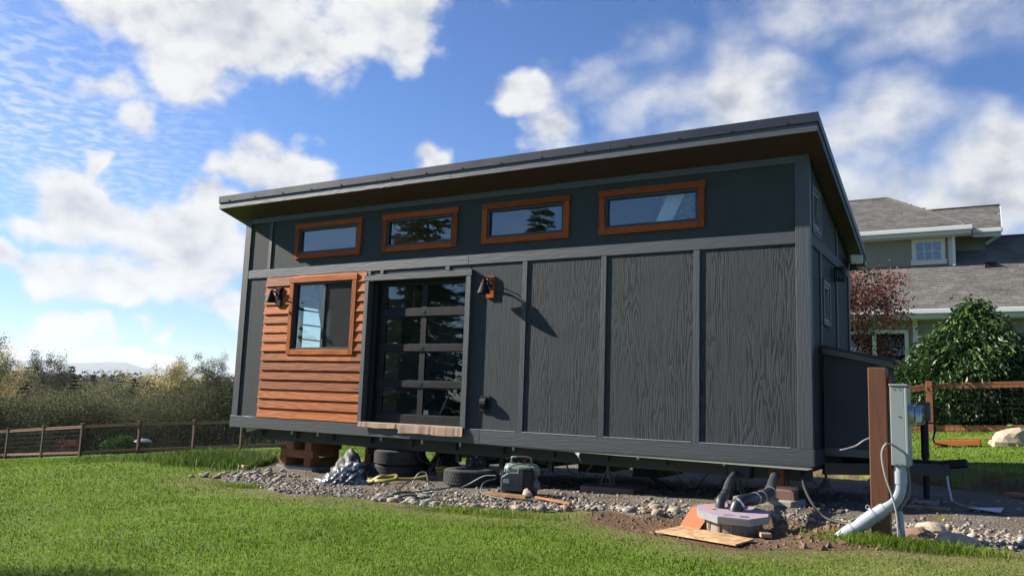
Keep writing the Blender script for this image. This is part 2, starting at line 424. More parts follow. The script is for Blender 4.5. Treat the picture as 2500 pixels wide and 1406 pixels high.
M['cedar_deep_z'] = wood('cedar_trim_stain_upright', (0.22, 0.046, 0.012), (0.42, 0.100, 0.024), 'z', 0.6, 0.8, 1.4, 0.3, spec=0.14)
M['soffit'] = wood('soffit_stain', (0.050, 0.030, 0.032), (0.080, 0.046, 0.046), 'x', 0.6, 0.6, 1.0, 0.2, knots=False)
M['roofmetal'] = plain('roof_metal', (0.020, 0.025, 0.040), 0.42, 0.0, 0.12, 3.0, 8.0, 0.05, spec=0.32)
M['black'] = plain('black_paint', (0.010, 0.011, 0.013), 0.5, 0.0, 0.15, 12, 90, 0.06, spec=.22)
M['vinyl'] = plain('dark_vinyl', (0.020, 0.021, 0.024), 0.45, 0.0, 0.1, 12, 60, 0.03)
M['glass'] = glass_mat('window_glass', 0.08, 1.4)
M['glass_door'] = glass_mat('door_glass', 0.05, 1.5, (0.6, 0.66, 0.66))
M['nbr_glass'] = glass_mat('house_glass', 0.10, 1.6, (0.35, 0.38, 0.40))
M['interior'] = plain('interior_paint', (0.34, 0.35, 0.35), 0.8, 0, 0.05)
M['interior_dark'] = plain('interior_dark', (0.07, 0.065, 0.06), 0.8, 0, 0.2)
M['plyinside'] = wood('interior_plywood', (0.34, 0.2, 0.09), (0.5, 0.33, 0.17), 'z', 0.6)
M['white'] = plain('white_paint', (0.62, 0.63, 0.64), 0.5, 0, 0.05, 6, 50, 0.05)
M['galv'] = plain('galvanised_steel', (0.42, 0.43, 0.43), 0.45, 0.7, 0.2, 20, 60, 0.08)
M['chassis'] = plain('chassis_paint', (0.032, 0.032, 0.027), 0.6, 0.0, 0.3, 5, 50, 0.15, dirt=(0.06, 0.05, 0.04))
M['pan'] = plain('belly_pan', (0.30, 0.30, 0.24), 0.5, 0.0, 0.15, 5, 40, 0.08)
M['rubber'] = plain('tyre_rubber', (0.020, 0.020, 0.021), 0.8, 0.0, 0.25, 14, 70, 0.25, dirt=(0.07, 0.062, 0.05))
M['hub'] = plain('brake_drum_iron', (0.035, 0.030, 0.027), 0.7, 0.3, 0.3, 20, 80, 0.2, dirt=(0.09, 0.055, 0.035))
M['crib'] = wood('cribbing_timber', (0.17, 0.065, 0.028), (0.34, 0.14, 0.060), 'x', 0.7, 0.8, 1.2, 0.4)
M['crib_y'] = wood('cribbing_timber_across', (0.17, 0.065, 0.028), (0.34, 0.14, 0.060), 'y', 0.7, 0.8, 1.2, 0.4)
M['concrete'] = plain('concrete', (0.27, 0.25, 0.22), 0.9, 0, 0.2, 12, 120, 0.5, dirt=(0.13, 0.10, 0.07))
M['paver'] = plain('red_concrete', (0.19, 0.11, 0.085), 0.9, 0, 0.2, 12, 120, 0.5, dirt=(0.10, 0.075, 0.055))
M['darktarp'] = plain('dark_tarp', (0.05, 0.046, 0.045), 0.65, 0, 0.2, 6, 40, 0.2)
M['yellow'] = plain('yellow_webbing', (0.24, 0.19, 0.028), 0.6, 0, 0.2, 12, 200, 0.3)
M['yplastic'] = plain('yellow_plastic', (0.32, 0.27, 0.05), 0.5, 0, 0.15)
M['hose'] = plain('green_hose', (0.020, 0.045, 0.030), 0.45, 0, 0.2)
M['greyhose'] = plain('grey_hose', (0.15, 0.15, 0.145), 0.5, 0, 0.15)
M['tank'] = plain('tank_green', (0.17, 0.225, 0.20), 0.4, 0, 0.12, 6, 50, 0.05, dirt=(0.2, 0.2, 0.17), dirtamt=.4)
M['shroud'] = plain('shroud_plastic', (0.062, 0.066, 0.062), 0.55, 0, 0.2, 10, 60, 0.15, dirt=(0.14, 0.13, 0.11))
M['steel'] = plain('dull_steel', (0.20, 0.20, 0.20), 0.5, 0.4, 0.2, 15, 60, 0.1)
M['abs'] = plain('black_pipe', (0.034, 0.035, 0.038), 0.5, 0, 0.2, 10, 60, 0.1, dirt=(0.13, 0.11, 0.09), dirtamt=.5)
M['rubcoup'] = plain('rubber_coupling', (0.014, 0.015, 0.017), 0.4, 0, 0.15)
M['clamp'] = plain('steel_clamp', (0.70, 0.71, 0.72), 0.3, 0.7, 0.08)
M['foam'] = plain('pink_foam_board', (0.34, 0.27, 0.315), 0.7, 0, 0.10, 14, 60, 0.1, dirt=(0.33, 0.26, 0.29))
M['foil'] = plain('grey_tape_edge', (0.27, 0.285, 0.29), 0.45, 0.2, 0.12, 10, 60, 0.1)
M['riser'] = plain('riser_plastic', (0.24, 0.20, 0.16), 0.75, 0, 0.25, 8, 60, 0.25, dirt=(0.16, 0.10, 0.06), dirtamt=.8)
M['tape_red'] = plain('red_tape', (0.62, 0.10, 0.11), 0.5, 0, 0.1)
M['marker'] = plain('marker_ink', (0.12, 0.07, 0.10), 0.7, 0, 0.1)
M['rustply'] = wood('rust_painted_plywood', (0.30, 0.075, 0.02), (0.44, 0.13, 0.035), 'x', 0.6, 0.5)
M['postwood'] = wood('treated_post', (0.105, 0.042, 0.022), (0.17, 0.070, 0.037), 'z', 0.6, 0.5, 1.0, 0.25, knots=False)
M['meter'] = plain('meter_box_paint', (0.225, 0.255, 0.255), 0.45, 0, 0.07, 6, 40, 0.04)
M['meter_dark'] = plain('meter_box_base', (0.30, 0.32, 0.31), 0.5, 0, 0.12)
M['pvc'] = plain('grey_pvc', (0.33, 0.36, 0.40), 0.42, 0, 0.08, 6, 40, 0.04, dirt=(0.30, 0.27, 0.23), dirtamt=.3)
M['pvcw'] = plain('white_pvc', (0.70, 0.70, 0.68), 0.45, 0, 0.08, 20, 60, 0.05, dirt=(0.25, 0.17, 0.10), dirtamt=.8)
M['blue'] = plain('blue_label', (0.10, 0.22, 0.55), 0.4, 0, 0.1)
M['wire'] = plain('dark_wire', (0.05, 0.048, 0.045), 0.5, 0.3, 0.1)
M['cable'] = plain('pale_cable', (0.28, 0.275, 0.26), 0.5, 0, 0.1)
M['fence'] = wood('fence_stain', (0.20, 0.095, 0.055), (0.36, 0.19, 0.11), 'x', 0.7, 0.6, 1.0, 0.3)
M['fence_r'] = wood('fence_stain_red', (0.26, 0.085, 0.040), (0.42, 0.16, 0.075), 'x', 0.7, 0.6, 1.0, 0.3)
M['fencepost'] = wood('fence_post_stain', (0.07, 0.034, 0.026), (0.13, 0.060, 0.042), 'z', 0.7, 0.6, 1.0, 0.3)
M['siding'] = plain('lap_siding_paint', (0.185, 0.178, 0.145), 0.7, 0, 0.08, 2, 30, 0.1)
M['white_trim'] = plain('house_white_trim', (0.46, 0.47, 0.46), 0.5, 0, 0.06, 4, 40, 0.05)
M['gutter'] = plain('gutter_paint', (0.50, 0.52, 0.52), 0.4, 0, 0.05, 4, 40, 0.05)
M['bark'] = plain('bark', (0.10, 0.085, 0.07), 0.9, 0, 0.35, 6, 30, 0.5)
M['bark_pale'] = plain('bark_pale', (0.20, 0.17, 0.13), 0.9, 0, 0.3, 10, 30, 0.5)
M['leaf'] = leaf_mat('foliage', trans=0.35, rough=.8, spec=.08, vary=(1.05, .45))
M['leaf_gloss'] = leaf_mat('foliage_glossy', vary=(0.0, 1.0), trans=0.2, rough=0.42, spec=0.35)
M['board'] = wood('scrap_board', (0.30, 0.20, 0.11), (0.48, 0.34, 0.20), 'x', 0.7)
M['cedarboard'] = wood('split_cedar', (0.26, 0.12, 0.055), (0.42, 0.24, 0.12), 'x', 0.6)
M['paper'] = plain('brown_paper', (0.30, 0.20, 0.135), 0.75, 0, 0.12, 9, 50, 0.2)
M['lampblack'] = plain('lamp_enamel', (0.012, 0.012, 0.014), 0.6, 0.0, 0.1, 30, 60, 0.03, spec=0.10)
M['flood'] = plain('floodlight_lens', (0.55, 0.55, 0.52), 0.35, 0, 0.05)
M['boulder'] = plain('boulder_stone', (0.36, 0.30, 0.22), 0.9, 0, 0.3, 5, 30, 0.6)
M['plastic_dark'] = plain('bin_plastic', (0.02, 0.026, 0.024), 0.5)
M['plastic_pale'] = plain('bin_lid', (0.20, 0.21, 0.20), 0.5)

def shingle_mat():
    m_, nt, b = base_mat('asphalt_shingle', (0.13, 0.125, 0.115), 0.95, spec=0.2)
    c = node(nt, 'ShaderNodeVertexColor', {'layer_name': 'Col'}).outputs[0]
    p = pos(nt)
    n1 = node(nt, 'ShaderNodeTexNoise', ins={'Vector': p, 'Scale': 1.3, 'Detail': 6.0, 'Roughness': .65}).outputs[0]
    c = node(nt, 'ShaderNodeVectorMath', {'operation': 'SCALE'}, {0: c, 'Scale': math_(nt, 'MULTIPLY_ADD', n1, .9, .55)}).outputs[0]
    nt.links.new(c, b.inputs['Base Color'])
    n2 = node(nt, 'ShaderNodeTexNoise', ins={'Vector': p, 'Scale': 160.0, 'Detail': 2.0}).outputs[0]
    bump(nt, b, n2, 0.4, 0.004)
    return m_
M['shingle'] = shingle_mat()
M['roofing'] = plain('roofing_felt', (0.11, 0.105, 0.095), 0.95, 0, 0.3, 3, 60, 0.3)

def osb_mat():
    m_, nt, b = base_mat('strand_board', (0.5, 0.34, 0.19), 0.75)
    p = pos(nt, (1, 1, 1))
    vo = node(nt, 'ShaderNodeTexVoronoi', ins={'Vector': node(nt, 'ShaderNodeVectorMath', {'operation': 'MULTIPLY'}, {0: p, 1: (9, 26, 9)}).outputs[0], 'Scale': 1.0})
    vo2 = node(nt, 'ShaderNodeTexVoronoi', ins={'Vector': node(nt, 'ShaderNodeVectorMath', {'operation': 'MULTIPLY'}, {0: p, 1: (24, 10, 9)}).outputs[0], 'Scale': 1.0})
    f = math_(nt, 'ADD', math_(nt, 'MULTIPLY', vo.outputs['Color'], .5), math_(nt, 'MULTIPLY', vo2.outputs['Color'], .5))
    c = ramp(nt, f, [(0.15, (0.24, 0.12, 0.05)), (0.5, (0.44, 0.26, 0.12)), (0.85, (0.62, 0.44, 0.25))])
    nt.links.new(c, b.inputs['Base Color'])
    bump(nt, b, f, 0.3, 0.003)
    return m_
M['osb'] = osb_mat()

def tarp_mat():
    m_, nt, b = base_mat('silver_tarp', (0.30, 0.31, 0.33), 0.36, 0.55)
    p = pos(nt)
    n1 = node(nt, 'ShaderNodeTexNoise', ins={'Vector': p, 'Scale': 9.0, 'Detail': 3.0, 'Distortion': 1.2}).outputs[0]
    c = ramp(nt, n1, [(0.35, (0.10, 0.105, 0.115)), (0.62, (0.34, 0.35, 0.37))])  # shade of the crumples put into the colour: hollows darker than ridges
    nt.links.new(c, b.inputs['Base Color'])
    bump(nt, b, n1, 0.6, 0.03)
    return m_
M['tarp'] = tarp_mat()

def stone_mat(name):
    m_, nt, b = base_mat(name, (0.3, 0.27, 0.23), 0.8, spec=0.3)
    oi = node(nt, 'ShaderNodeObjectInfo').outputs['Random']
    c = ramp(nt, oi, [(0.0, (0.34, 0.29, 0.21)), (0.18, (0.25, 0.235, 0.21)), (0.36, (0.42, 0.36, 0.26)), (0.52, (0.19, 0.18, 0.17)), (0.66, (0.30, 0.23, 0.16)), (0.80, (0.40, 0.37, 0.32)), (0.93, (0.27, 0.18, 0.12))], 'CONSTANT')
    p = pos(nt)
    n1 = node(nt, 'ShaderNodeTexNoise', ins={'Vector': p, 'Scale': 28.0, 'Detail': 6.0, 'Roughness': .65}).outputs[0]
    c = node(nt, 'ShaderNodeVectorMath', {'operation': 'SCALE'}, {0: c, 'Scale': math_(nt, 'MULTIPLY_ADD', n1, .7, .62)}).outputs[0]
    n2 = node(nt, 'ShaderNodeTexNoise', ins={'Vector': p, 'Scale': 11.0, 'Detail': 5.0, 'Roughness': .65}).outputs[0]
    c = mixc(nt, math_(nt, 'MULTIPLY', sstep(nt, n2, .45, .65), .65), c, (0.12, 0.085, 0.055))
    nt.links.new(c, b.inputs['Base Color'])
    bump(nt, b, n1, 0.25, 0.006)
    return m_
M['stone'] = stone_mat('river_stone')

def pebble_mat():
    m_, nt, b = base_mat('pebbles', (0.3, 0.27, 0.23), 0.85, spec=0.25)
    a = node(nt, 'ShaderNodeVertexColor', {'layer_name': 'Col'}).outputs[0]
    p = pos(nt)
    n1 = node(nt, 'ShaderNodeTexNoise', ins={'Vector': p, 'Scale': 60.0, 'Detail': 4.0}).outputs[0]
    c = node(nt, 'ShaderNodeVectorMath', {'operation': 'SCALE'}, {0: a, 'Scale': math_(nt, 'MULTIPLY_ADD', n1, .6, .7)}).outputs[0]
    nt.links.new(c, b.inputs['Base Color'])
    return m_
M['pebble'] = pebble_mat()

def ground_mat():
    """Col.r lawn, Col.g bare soil, Col.b dry turf"""
    m_, nt, b = base_mat('lawn_and_soil', (0.1, 0.1, 0.05), 0.95, spec=0.1)
    a = node(nt, 'ShaderNodeVertexColor', {'layer_name': 'Col'}).outputs[0]
    sp = node(nt, 'ShaderNodeSeparateColor', ins={0: a})
    p = pos(nt)
    n1 = node(nt, 'ShaderNodeTexNoise', ins={'Vector': p, 'Scale': 1.1, 'Detail': 8.0, 'Roughness': .65}).outputs[0]
    n2 = node(nt, 'ShaderNodeTexNoise', ins={'Vector': p, 'Scale': 30.0, 'Detail': 5.0, 'Roughness': .7}).outputs[0]
    n3 = node(nt, 'ShaderNodeTexNoise', ins={'Vector': p, 'Scale': 7.0, 'Detail': 5.0, 'Roughness': .6}).outputs[0]
    f = math_(nt, 'ADD', math_(nt, 'MULTIPLY', n1, .45), math_(nt, 'MULTIPLY', n2, .55))
    grass = ramp(nt, f, [(0.3, (0.060, 0.100, 0.012)), (0.5, (0.100, 0.165, 0.020)), (0.7, (0.150, 0.220, 0.040))])
    dry = ramp(nt, f, [(0.3, (0.085, 0.080, 0.028)), (0.5, (0.150, 0.145, 0.050)), (0.7, (0.21, 0.19, 0.085))])
    soil = ramp(nt, f, [(0.3, (0.070, 0.042, 0.025)), (0.5, (0.135, 0.085, 0.052)), (0.72, (0.21, 0.145, 0.095))])
    c = mixc(nt, sp.outputs[2], grass, dry)
    sw = math_(nt, 'ADD', sp.outputs[1], math_(nt, 'MULTIPLY', math_(nt, 'SUBTRACT', n3, .5), .9))
    c = mixc(nt, sstep(nt, sw, .35, .65), c, soil)
    nt.links.new(c, b.inputs['Base Color'])
    bump(nt, b, math_(nt, 'ADD', n2, n3), 0.8, 0.03)
    return m_
M['ground'] = ground_mat()

def gravel_mat():
    m_, nt, b = base_mat('gravel', (0.2, 0.18, 0.15), 0.9, spec=0.2)
    p = pos(nt)
    vo = node(nt, 'ShaderNodeTexVoronoi', ins={'Vector': p, 'Scale': 34.0})
    v2 = node(nt, 'ShaderNodeTexVoronoi', ins={'Vector': p, 'Scale': 85.0})
    n1 = node(nt, 'ShaderNodeTexNoise', ins={'Vector': p, 'Scale': 1.6, 'Detail': 6.0, 'Roughness': .6}).outputs[0]
    r_ = node(nt, 'ShaderNodeSeparateColor', ins={0: vo.outputs['Color']}).outputs[0]
    c = ramp(nt, r_, [(0.0, (0.10, 0.085, 0.07)), (0.3, (0.20, 0.18, 0.155)), (0.6, (0.15, 0.125, 0.095)), (0.9, (0.30, 0.27, 0.22))])
    c2 = ramp(nt, node(nt, 'ShaderNodeSeparateColor', ins={0: v2.outputs['Color']}).outputs[1], [(0.0, (0.09, 0.08, 0.07)), (1.0, (0.24, 0.21, 0.17))])
    c = mixc(nt, 0.45, c, c2)
    c = node(nt, 'ShaderNodeVectorMath', {'operation': 'SCALE'}, {0: c, 'Scale': .80}).outputs[0]
    dirt = mixc(nt, n1, (0.085, 0.060, 0.040), (0.15, 0.11, 0.078))
    c = mixc(nt, math_(nt, 'MULTIPLY', sstep(nt, n1, .42, .62), .75), c, dirt)
    nt.links.new(c, b.inputs['Base Color'])
    h = math_(nt, 'ADD', math_(nt, 'MULTIPLY', vo.outputs['Distance'], -1.0), math_(nt, 'MULTIPLY', v2.outputs['Distance'], -.5))
    bump(nt, b, h, 0.9, 0.02)
    return m_
M['gravel'] = gravel_mat()

def hill_mat():
    m_, nt, b = base_mat('wooded_ridge', (0.04, 0.06, 0.035), 0.95, spec=0.1)
    n1 = node(nt, 'ShaderNodeTexNoise', ins={'Vector': pos(nt), 'Scale': 0.004, 'Detail': 6.0}).outputs[0]
    nt.links.new(ramp(nt, n1, [(.35, (.03, .05, .03)), (.65, (.07, .085, .05))]), b.inputs['Base Color'])
    return m_
M['hill'] = hill_mat()

# ------------------------------------------------------------------ terrain
def sm(t):
    t = np.clip(t, 0, 1); return t * t * (3 - 2 * t)

def wob(x, y):
    return (np.sin(x * 1.7 + 1.3 * np.sin(y * 1.1)) * np.cos(y * 1.9 + .7 * np.sin(x * .9))
            + .5 * np.sin(x * 4.3 + y * 2.1) * np.cos(y * 3.7 - x * 1.3) + .25 * np.sin(x * 9.1 - y * 4.2) * np.cos(y * 8.3 + x * 3.1))

def bank_y(x):
    return np.clip(4.29 - .72 * (x - 9.65), 1.4, 5.0)

def g(x, y):
    x = np.asarray(x, float); y = np.asarray(y, float)
    z = -.71 + .028 * np.clip(x, -3, 14)
    z = z - .083 * np.clip(-3 - x, 0, 25) - .13 * np.clip(-28 - x, 0, 75)
    z = z - .02 * np.clip(y - 25, 0, 300) * sm((4 - x) / 20)
    yb = bank_y(x)
    fx = sm((x - 6.0) / 3.0)
    z = z + fx * (.27 * sm((y - yb + .08 * np.sin(x * 5.3) + .05 * np.sin(x * 13)) / .22) + .060 * np.clip(y - yb, 0, 7) + .055 * np.clip(y - 11.5, 0, 9))
    # low weedy step in the lawn left of the gravel
    z = z + .13 * np.exp(-((x + 1.2) / 2.2) ** 2 - ((y - 1.5 + .25 * (x + 1)) / .9) ** 2)
    z = z + .012 * wob(x, y)
    # spoil round the buried tank
    z = z + .05 * np.exp(-((x - 9.75) / .55) ** 2 - ((y + 1.9) / .45) ** 2)
    return z
def gz(x, y): return float(g(x, y))

GRAVEL = [(.75, -.75), (1.43, -1.31), (2.0, -1.75), (2.83, -1.98), (3.63, -2.2), (4.55, -2.08), (5.49, -2.24), (6.22, -2.16), (6.86, -1.99), (7.31, -1.6), (7.98, -1.6), (8.49, -1.25),
          (9.2, -1.2), (10.0, -1.45), (10.31, -1.72), (10.8, -1.98), (11.2, -2.05), (15, -2.6), (15, 1.0), (12.8, 1.9), (11.14, 3.12), (9.65, 4.2), (8, 4.9), (5, 5), (2, 4.2), (.3, 3.2), (-.4, 1.6), (0, .6), (.35, -.2)]
SOIL = [(7.2, -1.4), (7.45, -2.1), (8.1, -2.6), (9.2, -3.0), (9.8, -2.75), (10.2, -2.45), (10.5, -2.35), (10.3, -1.9), (10.0, -1.5), (9.2, -1.05), (8.4, -1.0)]
def sdist(poly, x, y):
    """signed distance to a polygon, negative inside"""
    x = np.asarray(x, float); y = np.asarray(y, float)
    d = np.full(x.shape, 1e9); ins = np.zeros(x.shape, bool)
    n = len(poly)
    for i in range(n):
        (ax, ay), (bx, by) = poly[i], poly[(i + 1) % n]
        ex, ey = bx - ax, by - ay
        t = np.clip(((x - ax) * ex + (y - ay) * ey) / (ex * ex + ey * ey), 0, 1)
        d = np.minimum(d, np.hypot(x - ax - t * ex, y - ay - t * ey))
        c = ((ay > y) != (by > y)) & (x < (bx - ax) * (y - ay) / (by - ay + 1e-12) + ax)
        ins ^= c
    return np.where(ins, -d, d)

def zones(x, y):
    n = .10 * wob(x * 1.7, y * 1.7)
    dg = sdist(GRAVEL, x, y) + n
    ds = sdist(SOIL, x, y) + n
    gravel = sm(.5 - dg / .12)
    soil = sm(.5 - ds / .30)
    bankf = sm((x - 6.5) / 2) * sm(1 - np.abs(y - bank_y(x) - .02) / .16)
    soil = np.maximum(soil, bankf)
    dry = sm(1 - dg / 1.1) * .8
    dry = np.maximum(dry, sm(1 - ds / .9) * .9)
    dry = np.maximum(dry, (.72 + .25 * wob(x * 1.1, y * 1.4)) * sm((x - 8.9) / 1.3) * sm((3.9 + y) / .9 + .3) * (y < -1))
    return gravel, soil, np.clip(dry, 0, 1)

def axis_pts(lo, hi, step, far_lo, far_hi):
    a = list(np.arange(lo, hi + 1e-6, step))
    s = step; v = hi
    while v < far_hi:
        s *= 1.28; v += s; a.append(v)
    s = step; v = lo
    while v > far_lo:
        s *= 1.28; v -= s; a.insert(0, v)
    return np.array(a)
XS = axis_pts(-6, 15, .09, -16000, 16000); YS = axis_pts(-9, 12, .09, -3000, 16000)
def sheet(name, xs, ys, zf, mat, keep=None, cols=None):
    X, Y = np.meshgrid(xs, ys)
    Z = zf(X, Y)
    V = np.stack([X, Y, Z], -1).reshape(-1, 3)
    nx = len(xs); ny = len(ys)
    i = np.arange(nx - 1); j = np.arange(ny - 1)
    I, J = np.meshgrid(i, j)
    a = (J * nx + I).ravel()
    F = np.stack([a, a + 1, a + nx + 1, a + nx], -1)
    if keep is not None:
        k = keep(X, Y).ravel()
        F = F[k[F].any(1)]
        used = np.unique(F); mp = np.full(len(V), -1); mp[used] = np.arange(len(used))
        V = V[used]; F = mp[F]
        if cols is not None: cols = cols.reshape(-1, 3)[used]
    return np_mesh(name, V, F, mat, None if cols is None else cols.reshape(-1, 3), smooth=True)
X_, Y_ = np.meshgrid(XS, YS)
gr_, so_, dr_ = zones(X_, Y_)
ground = sheet('ground', XS, YS, g, M['ground'], cols=np.stack([1 - so_, so_, dr_], -1))
tag(ground, kind='structure')
gx = np.arange(-.8, 15, .06); gy = np.arange(-2.9, 5.2, .06)
gravel_bed = sheet('gravel_bed', gx, gy, lambda X, Y: g(X, Y) + .012 + .010 * wob(X * 3.1, Y * 2.7) + .004 * wob(X * 11, Y * 9) - .05 * sm((sdist(GRAVEL, X, Y) + .10 * wob(X * 1.7, Y * 1.7) + .03) / .12), M['gravel'],
                   keep=lambda X, Y: (sdist(GRAVEL, X, Y) + .10 * wob(X * 1.7, Y * 1.7)) < .08)
tag(gravel_bed, kind='structure')

# far wooded ridge beyond the valley
def ridge():
    az = np.radians(np.linspace(60, 200, 141)); dist = 9000.0
    deg = np.degrees(az)
    top = .78 * (150 + 120 * np.exp(-((deg - 147) / 3.2) ** 2) + 75 * np.exp(-((deg - 152) / 2.5) ** 2) + 60 * np.exp(-((deg - 142) / 2.2) ** 2) + 30 * np.sin(deg * .7) * np.sin(deg * 1.9))
    V = []; rows = 10
    for r_ in range(rows):
        t = r_ / (rows - 1)
        h = -20 + (top + 20) * math.sin(t * math.pi / 2)
        d = dist - 1500 + 1500 * t
        V.append(np.stack([CAM.x + np.cos(az) * d, CAM.y + np.sin(az) * d, h + 6 * np.sin(deg * 9 + r_ * 2)], -1))
    V.append(np.stack([CAM.x + np.cos(az) * (dist + 1500), CAM.y + np.sin(az) * (dist + 1500), np.full(len(az), -20.0)], -1))
    V = np.concatenate(V); n = len(az)
    F = [(r_ * n + i, r_ * n + i + 1, (r_ + 1) * n + i + 1, (r_ + 1) * n + i) for r_ in range(rows) for i in range(n - 1)]
    o = np_mesh('hills', V, F, M['hill'], smooth=True)
    tag(o, kind='structure')
ridge()

# ------------------------------------------------------------------ the small house on its trailer
L, W = 9.2, 2.83
H = thing('tiny_house', 'charcoal board and batten tiny house on trailer with cedar siding accent', 'tiny house', (L / 2, W / 2, gz(L / 2, 0)))
def zs(y): return 3.482 - .263 * y            # soffit height

def holes(x0, x1, z0, z1, hs):
    """rectangles that tile a wall sheet round its openings"""
    xs = sorted({x0, x1, *[h for q in hs for h in q[:2]]}); xs = [x for x in xs if x0 <= x <= x1]
    out = []
    for a, b in zip(xs[:-1], xs[1:]):
        segs = [(z0, z1)]
        for hx0, hx1, hz0, hz1 in hs:
            if hx0 < b - 1e-6 and hx1 > a + 1e-6:
                segs = [s for (p, q) in segs for s in ((p, min(q, hz0)), (max(p, hz1), q)) if s[1] - s[0] > 1e-4]
        out += [(a, b, p, q) for p, q in segs]
    return out

UPW = [(1.19, 2.592), (3.012, 4.386), (4.81, 6.174), (6.605, 7.995)]
UZ = (2.735, 3.31)
uph = [(a + .075, b - .075, UZ[0] + .075, UZ[1] - .08) for a, b in UPW]
# upper wall sheets between the uprights
for xa, xb in ((.02, .6), (.6, 2.8), (2.8, 4.6), (4.6, 6.4), (6.4, 9.18)):
    mb = MB()
    for a, b, c, d in holes(xa, xb, 2.45, 3.55, [h for h in uph if h[0] > xa - .5 and h[1] < xb + .5]):
        mb.box(a, b, .02, .045, c, d)
    mb.build('wall_panel', M['ply_smooth'], H)
# lower sheets
LWO = (1.262, 2.482, 1.28, 2.316)
mb = MB()
for a, b, c, d in holes(.02, 2.80, .02, 2.45, [LWO]): mb.box(a, b, .02, .045, c, d)
mb.build('wall_panel', M['ply_smooth'], H)
MB().box(2.80, 4.66, .02, .045, 2.33, 2.45).build('wall_panel', M['ply_smooth'], H)
MB().box(4.64, 5.52, .02, .045, .02, 2.45).build('wall_panel', M['ply_smooth'], H)
for a, b in ((5.525, 6.685), (6.69, 7.90), (7.905, 9.18)):
    MB().box(a, b, .02, .045, .02, 2.45).build('wall_panel', M['ply'], H)
# boards: corner, band, frieze, skirt, battens
def board(name, x0, x1, z0, z1, mat='trim', y0=0.0, y1=.022, bev=.003):
    return MB().box(x0, x1, y0, y1, z0, z1).build(name, M[mat], H, bevel=bev)
board('corner_board', -.004, .135, .187, 3.52, 'trim_z', -.003)
board('corner_board', 9.045, 9.204, .187, 3.52, 'trim_z', -.003)
board('band_board', .136, 4.60, 2.462, 2.60, 'trim')
board('band_board', 4.603, 9.044, 2.462, 2.60, 'trim')
board('frieze_board', .136, 4.5, 3.40, 3.50, 'trim')
board('frieze_board', 4.503, 9.044, 3.40, 3.50, 'trim')
board('skirt_board', -.012, 4.910, 0, .184, 'trim', -.022, .022)
board('skirt_board', 4.914, 9.208, 0, .184, 'trim', -.022, .022)
board('batten', .575, .645, 2.602, 3.398, 'trim_z')
for a, b in ((5.488, 5.562), (6.650, 6.724), (7.862, 7.938)):
    board('batten', a, b, .186, 2.460, 'trim_z')
for a, b in ((2.762, 2.828), (3.009, 3.073), (4.212, 4.284)):
    board('batten', a, b, 2.40, 2.460, 'trim_z')
board('batten', .595, .606, .186, 2.460, 'trim_z', .004)
for a, b in ((4.76, 5.47), (5.575, 6.64), (6.735, 7.85), (7.95, 8.97)):
    MB().box(a, b, -.026, -.004, .1845, .1925).build('flashing', M['galv'], H)
# nails / knots in the skirt are left to the paint; the pale belly lip under the right half
MB().prism([(4.6, -.012, -.001), (9.16, -.012, -.001), (9.20, -.012, -.020), (9.14, -.012, -.040), (6.9, -.012, -.026)], (0, .05, 0)).build('belly_lip', M['pan'], H)
MB().prism([(.36, .02, -.002), (.62, .02, -.002), (.36, .02, -.075)], (0, .05, 0)).build('gusset', M['pan'], H)

# cedar lap boards
lw_out = (1.175, 2.580, 1.19, 2.424)
nb = 15; zb0, zb1 = .187, 2.455
for k in range(nb):
    e = (zb1 - zb0) / nb
    za = zb0 + k * e; zt = za + e + .012
    zt = min(zt, zb1)
    spans = [(.606, 2.757, za, zt)]
    if za < lw_out[3] and zt > lw_out[2]:
        spans = [(.606, lw_out[0] + .02, za, zt), (lw_out[1] - .02, 2.757, za, zt)]
        if za < lw_out[2] - .015: spans.append((lw_out[0] + .0205, lw_out[1] - .0205, za, lw_out[2] + .01))
        if zt > lw_out[3] + .03: spans.append((lw_out[0] + .0205, lw_out[1] - .0205, lw_out[3] - .01, zt))
    sag = random.uniform(-.0022, .0022); ts = random.uniform(-.003, .003); tc_ = zt
    for a, b, za, zt in spans:
        ja = random.uniform(-.004, .002) if a < 1 else 0.0; yt = -.002 - .027 * (tc_ - zt) / e
        mb = MB()
        mb.prism([(a + ja, -.029 + sag, za + ts), (a + ja, yt + sag, zt), (a + ja, .021, zt), (a + ja, .021, za + ts)], (b - a - ja, 0, 0))
        mb.build('siding_board', M['cedar'], H, bevel=.0015)

